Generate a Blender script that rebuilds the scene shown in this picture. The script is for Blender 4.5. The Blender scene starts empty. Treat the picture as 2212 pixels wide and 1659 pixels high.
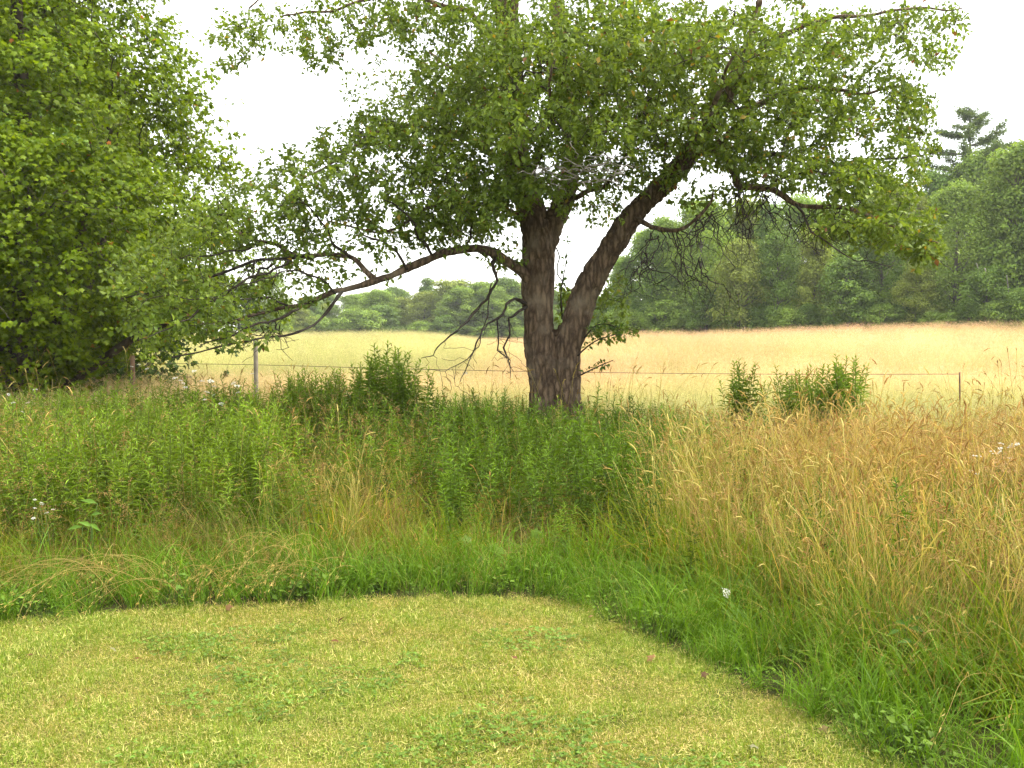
import bpy, math
import numpy as np
from mathutils import Vector, Matrix

rng = np.random.default_rng(11)
scene = bpy.context.scene
COL = scene.collection

# ------------------------------------------------------------------ camera, sky, sun, exposure
F = 1024.0
CAM_Z = 1.6
PITCH = math.atan(46.0 / F)
cam_d = bpy.data.cameras.new('camera')
cam_d.sensor_width = 36.0
cam_d.lens = 36.0
cam_d.clip_start = 0.05
cam_d.clip_end = 3000.0
cam = bpy.data.objects.new('camera', cam_d)
COL.objects.link(cam)
cam.location = (0, 0, CAM_Z)
cam.rotation_euler = (math.pi / 2 - PITCH, 0, 0)
scene.camera = cam

SUN_EL, SUN_AZ = math.radians(56), math.radians(84)      # azimuth clockwise from +Y
world = bpy.data.worlds.new('World')
scene.world = world
world.use_nodes = True
wn, wl = world.node_tree.nodes, world.node_tree.links
wn.clear()
w_out = wn.new('ShaderNodeOutputWorld')
w_bg = wn.new('ShaderNodeBackground')
w_sky = wn.new('ShaderNodeTexSky')
w_sky.sky_type = 'NISHITA'
w_sky.sun_disc = False
w_sky.sun_elevation = SUN_EL
w_sky.sun_rotation = SUN_AZ
w_sky.air_density = 1.0
w_sky.dust_density = 1.0
w_sky.ozone_density = 1.0
w_cl = wn.new('ShaderNodeMix')                           # even white cloud cover over the blue
w_cl.data_type = 'RGBA'
w_cl.clamp_result = False
w_cl.inputs[0].default_value = 0.86
w_cl.inputs[7].default_value = (3.2, 3.12, 2.9, 1)
w_bg.inputs['Strength'].default_value = 0.15
wl.new(w_sky.outputs[0], w_cl.inputs[6])
wl.new(w_cl.outputs[2], w_bg.inputs['Color'])
wl.new(w_bg.outputs[0], w_out.inputs['Surface'])

sun_d = bpy.data.lights.new('sun', 'SUN')
sun_d.energy = 1.5
sun_d.angle = math.radians(11)
sun_d.color = (1.0, 0.93, 0.80)
sun = bpy.data.objects.new('sun', sun_d)
COL.objects.link(sun)
sd = Vector((math.sin(SUN_AZ) * math.cos(SUN_EL), math.cos(SUN_AZ) * math.cos(SUN_EL), math.sin(SUN_EL)))
sun.rotation_euler = (-sd).to_track_quat('-Z', 'Y').to_euler()

vs = scene.view_settings
vs.view_transform = 'Standard'
vs.look = 'None'
vs.gamma = 1.0
vs.use_curve_mapping = False
vs.exposure = 2.5
scene.render.engine = 'CYCLES'
cy = scene.cycles
cy.use_denoising = True
cy.max_bounces = 7
cy.diffuse_bounces = 4
cy.glossy_bounces = 2
cy.transmission_bounces = 4
cy.use_adaptive_sampling = True
cy.adaptive_threshold = 0.02

# ------------------------------------------------------------------ numeric helpers
CP, SP = math.cos(PITCH), math.sin(PITCH)
VS = 1024.0 / 2212.0


def at(px, py, Y):
    u, v = (px - 512.0) / F, (384.0 - py) / F
    d = np.array([u, CP + v * SP, -SP + v * CP])
    return np.array([0, 0, CAM_Z]) + d * (Y / d[1])


def atv(vx, vy, Y):
    return at(vx * VS, vy * VS, Y)


def _hash(ix, iy, iz, seed):
    h = (ix.astype(np.int64) * 374761393 + iy.astype(np.int64) * 668265263 + iz.astype(np.int64) * 2147483647 + seed * 974711) & 0xFFFFFFFF
    h = ((h ^ (h >> 13)) * 1274126177) & 0xFFFFFFFF
    h = (h ^ (h >> 16)) & 0xFFFFFFFF
    return h / 4294967295.0


def noise3(p, seed=0):
    p = np.asarray(p, float)
    i = np.floor(p)
    f = p - i
    f = f * f * (3 - 2 * f)
    i = i.astype(np.int64)
    r = 0
    for dx in (0, 1):
        for dy in (0, 1):
            for dz in (0, 1):
                w = (f[..., 0] if dx else 1 - f[..., 0]) * (f[..., 1] if dy else 1 - f[..., 1]) * (f[..., 2] if dz else 1 - f[..., 2])
                r = r + w * _hash(i[..., 0] + dx, i[..., 1] + dy, i[..., 2] + dz, seed)
    return r


def noise2(x, y, s=1.0, seed=0, octv=3):
    x = np.asarray(x, float)
    y = np.asarray(y, float)
    a, tot, r = 1.0, 0.0, 0.0
    for o in range(octv):
        r = r + a * noise3(np.stack([x * s, y * s, np.zeros_like(x) + o * 7.3], -1), seed + o)
        tot += a
        a *= 0.5
        s *= 2.03
    return r / tot


def sstep(a, b, x):
    t = np.clip((np.asarray(x, float) - a) / (b - a), 0, 1)
    return t * t * (3 - 2 * t)


def nrm(v):
    v = np.asarray(v, float)
    return v / np.maximum(np.linalg.norm(v, axis=-1, keepdims=True), 1e-9)


# ------------------------------------------------------------------ ground height
CRX = np.array([-48, -30, -15.4, -10, -6.6, -4.2, -2.2, 1, 3.4, 5.4, 8, 11, 14.5, 19.8, 30, 48.0])
CRP = np.array([338, 336, 335, 333.5, 332.5, 335, 340, 341, 338, 334.5, 333, 333.5, 331, 327, 323.5, 322])


def ground(x, y):
    x = np.asarray(x, float)
    y = np.asarray(y, float)
    x60 = np.where(y > 1, x / np.maximum(y, 1) * 60.0, 0)
    xb = np.clip(0.5 * x + 0.5 * x60, -48, 48)
    py = np.interp(xb, CRX, CRP)
    crest = CAM_Z + (338 - py) / F * 62 - 0.72
    z = crest * sstep(17, 60, y) ** 1.15
    far = np.clip(y - 62, 0, 200)
    z = z - 0.0022 * far * sstep(62, 80, y)
    z = z + 0.12 * sstep(6.0, 10.0, y) * sstep(26, 15, y)          # low bank the weeds stand on
    z = z + 0.03 * (noise2(x, y, 0.9, 3, 2) - 0.5) * sstep(30, 10, y)
    return z


# lawn boundary (world) from its outline: the mown part lies on the near side
BX = np.array([-8.0, -5.0, -2.82, -1.82, -0.67, 0.12, 0.40, 0.70, 0.95, 1.16, 1.37, 1.60, 1.85, 2.4])
BY = np.array([4.9, 5.35, 5.62, 5.95, 6.15, 6.20, 6.02, 5.29, 4.72, 4.27, 3.81, 3.0, 2.0, -6.0])


def edge_dist(x, y):
    """signed distance from the mowing edge, positive in the rough"""
    x = np.asarray(x, float)
    y = np.asarray(y, float)
    best = np.full(x.shape, 1e9)
    for i in range(len(BX) - 1):
        ax, ay, bx, by = BX[i], BY[i], BX[i + 1], BY[i + 1]
        dx, dy = bx - ax, by - ay
        t = np.clip(((x - ax) * dx + (y - ay) * dy) / (dx * dx + dy * dy), 0, 1)
        best = np.minimum(best, np.hypot(x - ax - t * dx, y - ay - t * dy))
    yb = np.interp(x, BX, BY)
    return np.where((y > yb) | (x > 2.4), best, -best)


# ------------------------------------------------------------------ mesh helpers
def mk_mesh(name, V, T, col=None, smooth=False, quads=None):
    """V (n,3); T (m,3) triangles; quads (q,4) optional; col (n,3)"""
    V = np.asarray(V, np.float32)
    me = bpy.data.meshes.new(name)
    nT = 0 if T is None else len(T)
    nQ = 0 if quads is None else len(quads)
    loops = []
    starts = []
    if nT:
        loops.append(np.asarray(T, np.int32).ravel())
        starts.append(np.arange(nT) * 3)
    if nQ:
        loops.append(np.asarray(quads, np.int32).ravel())
        starts.append(nT * 3 + np.arange(nQ) * 4)
    L = np.concatenate(loops)
    S = np.concatenate(starts).astype(np.int32)
    me.vertices.add(len(V))
    me.vertices.foreach_set('co', V.ravel())
    me.loops.add(len(L))
    me.loops.foreach_set('vertex_index', L)
    me.polygons.add(nT + nQ)
    me.polygons.foreach_set('loop_start', S)
    me.update(calc_edges=True)
    if smooth:
        me.polygons.foreach_set('use_smooth', np.ones(nT + nQ, bool))
    if col is not None:
        a = me.attributes.new('col', 'FLOAT_COLOR', 'POINT')
        c = np.ones((len(V), 4), np.float32)
        c[:, :3] = col
        a.data.foreach_set('color', c.ravel())
    me.validate()
    return me


def link(name, me, mat=None, parent=None, kind=None):
    o = bpy.data.objects.new(name, me)
    COL.objects.link(o)
    if mat is not None:
        me.materials.clear()
        me.materials.append(mat)
    if parent is not None:
        o.parent = parent
    if kind:
        o['kind'] = kind
    return o


def tag(o, label, cat, group=None):
    o['label'] = label
    o['category'] = cat
    if group:
        o['group'] = group
    return o


def thing(name, label, cat, loc=(0, 0, 0), group=None):
    o = bpy.data.objects.new(name, None)
    COL.objects.link(o)
    o.location = loc
    o.empty_display_size = 0.2
    return tag(o, label, cat, group)


class Acc:
    """collects vertices / triangles / colours"""

    def __init__(s):
        s.V, s.T, s.C, s.n = [], [], [], 0

    def add(s, V, T, C):
        V = np.asarray(V, float)
        s.V.append(V)
        s.T.append(np.asarray(T) + s.n)
        s.C.append(np.broadcast_to(np.asarray(C, float), V.shape))
        s.n += len(V)

    def mesh(s, name, smooth=False):
        return mk_mesh(name, np.concatenate(s.V), np.concatenate(s.T), np.concatenate(s.C), smooth)


# leaf templates: x across, y along the axis, z along the normal
LANCE = (np.array([[0, 0, 0], [-.5, .42, .10], [.5, .42, .10], [0, 1, -.12], [0, .5, -.02]]),
         np.array([[0, 4, 1], [0, 2, 4], [1, 4, 3], [4, 2, 3]]))
RHOMB = (np.array([[0, 0, 0], [-.5, .5, .12], [.5, .5, .12], [0, 1, -.08]]), np.array([[0, 3, 1], [0, 2, 3]]))
_ml = [(.44, -.08), (.34, .14), (.64, .46), (.24, .56), (0, 1.0)]
_mo = _ml + [(-x, y) for x, y in _ml[-2::-1]]
_mv = np.array([[0, .28, 0], [0, 0, -.02]] + [[x, y, .0] for x, y in _mo])
_mv[:, 2] = -.22 * np.abs(_mv[:, 0]) - .18 * _mv[:, 1] ** 2 + .06
_mt = [[0, 1, 2]] + [[0, i, i + 1] for i in range(2, len(_mv) - 1)] + [[0, len(_mv) - 1, 1]]
MAPLE = (_mv, np.array(_mt))


def leaves(tmpl, pos, axis, up, length, width, col):
    """place a leaf template n times; returns V,T,C"""
    V0, T0 = tmpl
    n, k = len(pos), len(V0)
    ay = nrm(axis)
    az = np.asarray(up, float)
    az = nrm(az - (az * ay).sum(-1, keepdims=True) * ay)
    ax = np.cross(ay, az)
    length = np.broadcast_to(np.asarray(length, float), (n,))
    width = np.broadcast_to(np.asarray(width, float), (n,))
    V = (pos[:, None, :] + ax[:, None, :] * (V0[None, :, 0, None] * width[:, None, None])
         + ay[:, None, :] * (V0[None, :, 1, None] * length[:, None, None])
         + az[:, None, :] * (V0[None, :, 2, None] * length[:, None, None]))
    T = (T0[None] + (np.arange(n) * k)[:, None, None]).reshape(-1, 3)
    C = np.repeat(np.broadcast_to(col, (n, 3)), k, 0)
    return V.reshape(-1, 3), T, C


def frames(d):
    d = nrm(d)
    ref = np.where(np.abs(d[..., 2:3]) < .9, np.array([0, 0, 1.0]), np.array([1.0, 0, 0]))
    a = nrm(np.cross(d, ref))
    b = np.cross(d, a)
    return a, b


def prisms(A, B, ra, rb, sides=3):
    """independent tapered prisms, one per segment"""
    n = len(A)
    a, b = frames(B - A)
    an = np.arange(sides) * 2 * math.pi / sides
    ring = a[:, None] * np.cos(an)[None, :, None] + b[:, None] * np.sin(an)[None, :, None]
    ext = nrm(B - A) * (np.minimum(ra, rb) * .5)[:, None]
    Va = (A - ext)[:, None] + ring * ra[:, None, None]
    Vb = (B + ext)[:, None] + ring * rb[:, None, None]
    V = np.concatenate([Va, Vb], 1).reshape(-1, 3)
    t = []
    for i in range(sides):
        j = (i + 1) % sides
        t += [[i, j, sides + j], [i, sides + j, sides + i]]
    T = (np.array(t)[None] + (np.arange(n) * 2 * sides)[:, None, None]).reshape(-1, 3)
    return V, T


def catmull(P, step):
    """P (n,k) rows: resample smoothly with about `step` spacing in the first 3 columns"""
    P = np.asarray(P, float)
    Q = np.vstack([2 * P[0] - P[1], P, 2 * P[-1] - P[-2]])
    out = []
    for i in range(1, len(Q) - 2):
        p0, p1, p2, p3 = Q[i - 1], Q[i], Q[i + 1], Q[i + 2]
        m = max(1, int(round(np.linalg.norm(p2[:3] - p1[:3]) / step)))
        for k in range(m):
            t = k / m
            out.append(.5 * (2 * p1 + (p2 - p0) * t + (2 * p0 - 5 * p1 + 4 * p2 - p3) * t * t + (3 * p1 - p0 - 3 * p2 + p3) * t ** 3))
    out.append(P[-1])
    return np.array(out)


def straight(P, step):
    P = np.asarray(P, float)
    out = []
    for a, b in zip(P[:-1], P[1:]):
        m = max(1, int(np.linalg.norm(b[:3] - a[:3]) / step))
        out += [a + (b - a) * i / m for i in range(m)]
    return np.array(out + [P[-1]])


def tube(P, R, sides=8, cap=True, wob=0.0, seed=0):
    """closed tapered tube along points P with radii R -> V, T"""
    P = np.asarray(P, float)
    n = len(P)
    d = np.gradient(P, axis=0)
    d = nrm(d)
    a = np.zeros_like(P)
    a0, _ = frames(d[:1])
    a[0] = a0[0]
    for i in range(1, n):
        v = a[i - 1] - d[i] * np.dot(a[i - 1], d[i])
        a[i] = v / max(np.linalg.norm(v), 1e-9)
    b = np.cross(d, a)
    an = np.arange(sides) * 2 * math.pi / sides
    R = np.asarray(R, float)[:, None]
    rr = np.broadcast_to(R, (n, sides)).copy()
    ring0 = a[:, None] * np.cos(an)[None, :, None] + b[:, None] * np.sin(an)[None, :, None]
    if wob:
        q = P[:, None] + ring0 * rr[..., None]
        rr = rr * (1 + wob * (noise3(q * 9, seed) - .5) * 2 + wob * .8 * (noise3(q * 24, seed + 5) - .5) * 2)
    V = (P[:, None] + ring0 * rr[..., None]).reshape(-1, 3)
    T = []
    i = np.arange(n - 1)[:, None] * sides
    k = np.arange(sides)[None]
    k2 = (k + 1) % sides
    T.append(np.stack([i + k, i + k2, i + sides + k2], -1).reshape(-1, 3))
    T.append(np.stack([i + k, i + sides + k2, i + sides + k], -1).reshape(-1, 3))
    if cap:
        V = np.vstack([V, P[0], P[-1]])
        c0, c1 = n * sides, n * sides + 1
        kk = np.arange(sides)
        T.append(np.stack([np.full(sides, c0), (kk + 1) % sides, kk], -1))
        T.append(np.stack([np.full(sides, c1), (n - 1) * sides + kk, (n - 1) * sides + (kk + 1) % sides], -1))
    return V, np.concatenate(T)


# ------------------------------------------------------------------ materials
def nodes_of(name):
    m = bpy.data.materials.new(name)
    m.use_nodes = True
    m.node_tree.nodes.clear()
    return m, m.node_tree.nodes, m.node_tree.links


def leaf_mat(name, transl=0.35, rough=0.6, tint=False, spec=0.14, warm=(1.25, 1.2, .55), gain=1.0):
    m, n, l = nodes_of(name)
    out = n.new('ShaderNodeOutputMaterial')
    at_ = n.new('ShaderNodeAttribute')
    at_.attribute_name = 'col'
    c = at_.outputs['Color']
    if tint:
        ti = n.new('ShaderNodeAttribute')
        ti.attribute_type = 'INSTANCER'
        ti.attribute_name = 'tint'
        mx = n.new('ShaderNodeMix')
        mx.data_type = 'RGBA'
        mx.blend_type = 'MULTIPLY'
        mx.clamp_result = False
        mx.inputs[0].default_value = 1
        l.new(c, mx.inputs[6])
        l.new(ti.outputs['Color'], mx.inputs[7])
        c = mx.outputs[2]
    if gain != 1.0:
        g = n.new('ShaderNodeMix')
        g.data_type = 'RGBA'
        g.blend_type = 'MULTIPLY'
        g.inputs[0].default_value = 1
        g.inputs[7].default_value = (gain, gain, gain, 1)
        l.new(c, g.inputs[6])
        c = g.outputs[2]
    b = n.new('ShaderNodeBsdfPrincipled')
    b.inputs['Roughness'].default_value = rough
    b.inputs['Specular IOR Level'].default_value = spec
    l.new(c, b.inputs['Base Color'])
    sh = b.outputs[0]
    if transl > 0:
        t = n.new('ShaderNodeBsdfTranslucent')
        w = n.new('ShaderNodeMix')
        w.data_type = 'RGBA'
        w.blend_type = 'MULTIPLY'
        w.inputs[0].default_value = 1
        w.inputs[7].default_value = (*warm, 1)
        l.new(c, w.inputs[6])
        l.new(w.outputs[2], t.inputs['Color'])
        ms = n.new('ShaderNodeMixShader')
        ms.inputs[0].default_value = transl
        l.new(sh, ms.inputs[1])
        l.new(t.outputs[0], ms.inputs[2])
        sh = ms.outputs[0]
    l.new(sh, out.inputs['Surface'])
    return m


def bark_mat(name, c1, c2, c3, scale=14.0, stretch=0.28, bump=0.5):
    m, n, l = nodes_of(name)
    out = n.new('ShaderNodeOutputMaterial')
    b = n.new('ShaderNodeBsdfPrincipled')
    b.inputs['Roughness'].default_value = 0.9
    b.inputs['Specular IOR Level'].default_value = 0.15
    tc = n.new('ShaderNodeTexCoord')
    mp = n.new('ShaderNodeMapping')
    mp.inputs['Scale'].default_value = (scale, scale, scale * stretch)
    l.new(tc.outputs['Object'], mp.inputs[0])
    vo = n.new('ShaderNodeTexVoronoi')
    vo.feature = 'DISTANCE_TO_EDGE'
    vo.inputs['Scale'].default_value = 1.2
    no = n.new('ShaderNodeTexNoise')
    no.inputs['Scale'].default_value = 2.2
    no.inputs['Detail'].default_value = 8
    no.inputs['Roughness'].default_value = .65
    l.new(mp.outputs[0], no.inputs['Vector'])
    ad = n.new('ShaderNodeMix')
    ad.data_type = 'RGBA'
    ad.inputs[0].default_value = .64
    l.new(mp.outputs[0], ad.inputs[6])
    l.new(no.outputs['Color'], ad.inputs[7])
    l.new(ad.outputs[2], vo.inputs['Vector'])
    no2 = n.new('ShaderNodeTexNoise')
    no2.inputs['Scale'].default_value = 3.0
    no2.inputs['Detail'].default_value = 5
    l.new(tc.outputs['Object'], no2.inputs['Vector'])
    r1 = n.new('ShaderNodeValToRGB')
    r1.color_ramp.elements[0].position = .02
    r1.color_ramp.elements[0].color = (*c1, 1)
    r1.color_ramp.elements[1].position = .40
    r1.color_ramp.elements[1].color = (*c2, 1)
    l.new(vo.outputs['Distance'], r1.inputs[0])
    r2 = n.new('ShaderNodeValToRGB')
    r2.color_ramp.elements[0].position = .52
    r2.color_ramp.elements[0].color = (0, 0, 0, 1)
    r2.color_ramp.elements[1].position = .74
    r2.color_ramp.elements[1].color = (.7, .7, .7, 1)
    l.new(no2.outputs['Fac'], r2.inputs[0])
    mx = n.new('ShaderNodeMix')
    mx.data_type = 'RGBA'
    mx.inputs[7].default_value = (*c3, 1)
    l.new(r2.outputs[0], mx.inputs[0])
    l.new(r1.outputs[0], mx.inputs[6])
    l.new(mx.outputs[2], b.inputs['Base Color'])
    bp = n.new('ShaderNodeBump')
    bp.inputs['Strength'].default_value = bump
    bp.inputs['Distance'].default_value = .02
    ml = n.new('ShaderNodeMath')
    ml.operation = 'ADD'
    l.new(r1.outputs[0], ml.inputs[0])
    l.new(no.outputs['Fac'], ml.inputs[1])
    l.new(ml.outputs[0], bp.inputs['Height'])
    l.new(bp.outputs[0], b.inputs['Normal'])
    l.new(b.outputs[0], out.inputs['Surface'])
    return m


def plain_mat(name, c, rough=.8, var=.25, scale=20):
    m, n, l = nodes_of(name)
    out = n.new('ShaderNodeOutputMaterial')
    b = n.new('ShaderNodeBsdfPrincipled')
    b.inputs['Roughness'].default_value = rough
    tc = n.new('ShaderNodeTexCoord')
    no = n.new('ShaderNodeTexNoise')
    no.inputs['Scale'].default_value = scale
    no.inputs['Detail'].default_value = 6
    l.new(tc.outputs['Object'], no.inputs['Vector'])
    r = n.new('ShaderNodeValToRGB')
    r.color_ramp.elements[0].position = .3
    r.color_ramp.elements[0].color = (*[x * (1 - var) for x in c], 1)
    r.color_ramp.elements[1].position = .7
    r.color_ramp.elements[1].color = (*[x * (1 + var) for x in c], 1)
    l.new(no.outputs['Fac'], r.inputs[0])
    l.new(r.outputs[0], b.inputs['Base Color'])
    l.new(b.outputs[0], out.inputs['Surface'])
    return m


M_apple_leaf = leaf_mat('apple_leaf', .42, .5, spec=.22)
M_maple_leaf = leaf_mat('maple_leaf', .42, .5)
M_wood_leaf = leaf_mat('woodland_leaf', .35, .6)
M_weed = leaf_mat('weed_leaf', .35, .55)
M_grass_i = leaf_mat('grass_blade', .35, .55, tint=True)
M_bark = bark_mat('apple_bark', (.062, .042, .027), (.215, .150, .095), (.25, .20, .14), 36, .24, 1.0)
M_twig = bark_mat('apple_twig_bark', (.03, .024, .018), (.075, .057, .042), (.14, .125, .10), 30, .5, .3)
M_dead = bark_mat('dead_wood', (.16, .14, .12), (.34, .31, .27), (.42, .40, .36), 30, .4, .3)
M_maple_bark = bark_mat('maple_bark', (.03, .024, .018), (.10, .075, .055), (.13, .11, .09), 10, .3, .4)
M_wood_bark = plain_mat('woodland_bark', (.09, .075, .06))
M_birch = plain_mat('pale_bark', (.17, .155, .13), .8, .3, 6)
M_post = plain_mat('weathered_post', (.19, .165, .125), .9, .3, 12)
M_post_brown = plain_mat('brown_post', (.17, .10, .06), .9, .3, 12)
M_wire = plain_mat('rusty_wire', (.055, .04, .028), .6, .2)
M_deadleaf = leaf_mat('dry_leaf', .2, .7)
M_petal = leaf_mat('flower', .25, .6, warm=(1, 1, 1))


# ------------------------------------------------------------------ ground sheet
def build_ground():
    ys = np.concatenate([np.linspace(-30, 2, 16), np.arange(2.3, 12, .25), np.arange(12, 30, .6), np.arange(30, 90, 1.5), np.geomspace(90, 340, 30)])
    xs0 = np.concatenate([-np.geomspace(340, 8, 34), np.arange(-7.7, 7.8, .25), np.geomspace(8, 340, 34)])
    X, Y = np.meshgrid(xs0, ys)
    Z = ground(X, Y)
    V = np.stack([X, Y, Z], -1).reshape(-1, 3)
    ny, nx = X.shape
    i = (np.arange(ny - 1)[:, None] * nx + np.arange(nx - 1)[None]).ravel()
    Q = np.stack([i, i + 1, i + nx + 1, i + nx], -1)
    d = edge_dist(X, Y)
    lawn = np.array([.115, .125, .034])
    rough = np.array([.055, .058, .024])
    field = np.array([.20, .17, .07])
    c = np.where((d < 0)[..., None], lawn, rough)
    f = sstep(13.5, 17, Y)[..., None]
    c = c * (1 - f) + field * f
    me = mk_mesh('ground', V, None, c.reshape(-1, 3), True, Q)
    m, n, l = nodes_of('soil_and_thatch')
    out = n.new('ShaderNodeOutputMaterial')
    b = n.new('ShaderNodeBsdfPrincipled')
    b.inputs['Roughness'].default_value = 1
    b.inputs['Specular IOR Level'].default_value = 0
    a = n.new('ShaderNodeAttribute')
    a.attribute_name = 'col'
    tc = n.new('ShaderNodeTexCoord')
    no = n.new('ShaderNodeTexNoise')
    no.inputs['Scale'].default_value = 3
    no.inputs['Detail'].default_value = 10
    l.new(tc.outputs['Object'], no.inputs['Vector'])
    r = n.new('ShaderNodeValToRGB')
    r.color_ramp.elements[0].position = .3
    r.color_ramp.elements[0].color = (.55, .6, .55, 1)
    r.color_ramp.elements[1].position = .7
    r.color_ramp.elements[1].color = (1.35, 1.2, 1.0, 1)
    l.new(no.outputs['Fac'], r.inputs[0])
    mx = n.new('ShaderNodeMix')
    mx.data_type = 'RGBA'
    mx.blend_type = 'MULTIPLY'
    mx.inputs[0].default_value = 1
    l.new(a.outputs['Color'], mx.inputs[6])
    l.new(r.outputs[0], mx.inputs[7])
    l.new(mx.outputs[2], b.inputs['Base Color'])
    l.new(b.outputs[0], out.inputs['Surface'])
    return link('ground', me, m, kind='structure')


build_ground()


# ------------------------------------------------------------------ branching: join scattered twig ends to a skeleton
def grow(limb_nodes, pts, seg=.14, alpha=.15, bow=.10, seed=0):
    """greedy nearest joining. returns nodes, parent, index of the end node of each point"""
    r = np.random.default_rng(seed)
    M, n = len(limb_nodes), len(pts)
    cap = M + n * 12
    N = np.zeros((cap, 3), np.float32)
    par = np.full(cap, -1, np.int64)
    plen = np.zeros(cap, np.float32)
    N[:M] = limb_nodes
    cnt = M
    P = pts.astype(np.float32)
    best = np.full(n, 1e9, np.float32)
    bi = np.zeros(n, np.int64)
    for s in range(0, M, 64):
        d = np.linalg.norm(P[:, None] - N[None, s:min(M, s + 64)], axis=-1)
        k = d.argmin(1)
        v = d[np.arange(n), k]
        u = v < best
        best[u] = v[u]
        bi[u] = k[u] + s
    ends = np.zeros(n, np.int64)
    alive = np.ones(n, bool)
    for it in range(n):
        i = int(np.argmin(best))
        a0 = int(bi[i])
        A, B = N[a0].copy(), P[i]
        L = float(np.linalg.norm(B - A))
        k = int(min(10, max(1, round(L / seg))))
        rv = r.normal(size=3) * bow * .6
        rv[2] += bow * .8
        p = a0
        first = cnt
        for j in range(1, k + 1):
            t = j / k
            N[cnt] = A + (B - A) * t + rv * (L * 4 * t * (1 - t) * .5) + (r.normal(size=3) * L * .03 / max(1, k - 1) * (j < k))
            par[cnt] = p
            plen[cnt] = plen[p] + L / k
            p = cnt
            cnt += 1
            if cnt >= cap - 12:
                break
        ends[i] = p
        best[i] = 1e9
        alive[i] = False
        idx = np.nonzero(alive)[0]
        if it % 400 == 399:
            pass
        Q = P[idx]
        for q in range(first, cnt):
            dd = Q - N[q]
            d = np.sqrt((dd * dd).sum(1)) + alpha * plen[q]
            u = d < best[idx]
            w = idx[u]
            best[w] = d[u]
            bi[w] = q
        best[~alive] = 1e9
        if cnt >= cap - 12:
            break
    return N[:cnt].astype(float), par[:cnt], ends, M


def radii(N, par, M, tip=.0022, power=2.2, cap=.05):
    acc = np.zeros(len(N))
    for i in range(len(N) - 1, M - 1, -1):
        if acc[i] == 0:
            acc[i] = tip ** power
        p = par[i]
        acc[p] += acc[i]
    r = np.minimum(acc ** (1 / power), cap)
    return r


# ------------------------------------------------------------------ the old apple tree
def vline(rows):
    """rows (vx, vy, Y, half width in photo-view px) -> world points + radius"""
    out = []
    for vx, vy, Y, h in rows:
        p = atv(vx, vy, Y)
        out.append([*p, h * VS / F * Y])
    return np.array(out)


APPLE_AT = atv(1200, 1012, 13)
APPLE_AT[2] = float(ground(APPLE_AT[0], APPLE_AT[1]))
apple = thing('apple_tree', 'old forked apple tree with a wide drooping crown at the field edge', 'tree', tuple(APPLE_AT))
APPLE_IN = lambda P: np.asarray(P) - APPLE_AT

L_stem = vline([(1170, 1040, 13, 60), (1172, 985, 13, 48), (1175, 900, 13, 38), (1172, 799, 13, 34), (1166, 732, 13, 35), (1164, 665, 13, 35), (1163, 599, 13, 37), (1161, 532, 13, 35),
                (1150, 465, 13, 31), (1122, 367, 12.95, 28), (1106, 200, 12.9, 28), (1093, 0, 12.9, 26), (1085, -150, 12.9, 19), (1080, -320, 12.9, 8)])
R_stem = vline([(1232, 1040, 12.95, 60), (1230, 985, 12.95, 46), (1227, 900, 12.95, 35), (1227, 799, 12.95, 30), (1232, 732, 12.95, 31), (1252, 665, 12.95, 31), (1280, 599, 12.9, 29), (1320, 532, 12.85, 27),
                (1369, 465, 12.8, 25), (1430, 402, 12.7, 22), (1480, 345, 12.6, 20), (1525, 280, 12.5, 16), (1570, 200, 12.4, 15), (1615, 100, 12.3, 10), (1640, 0, 12.3, 6)])
F_stem = vline([(1170, 555, 13.05, 22), (1198, 475, 13.1, 23), (1226, 412, 13.15, 21), (1236, 330, 13.2, 19), (1222, 200, 13.25, 17), (1203, 0, 13.3, 15), (1200, -150, 13.3, 9), (1215, -300, 13.3, 4)])


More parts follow.
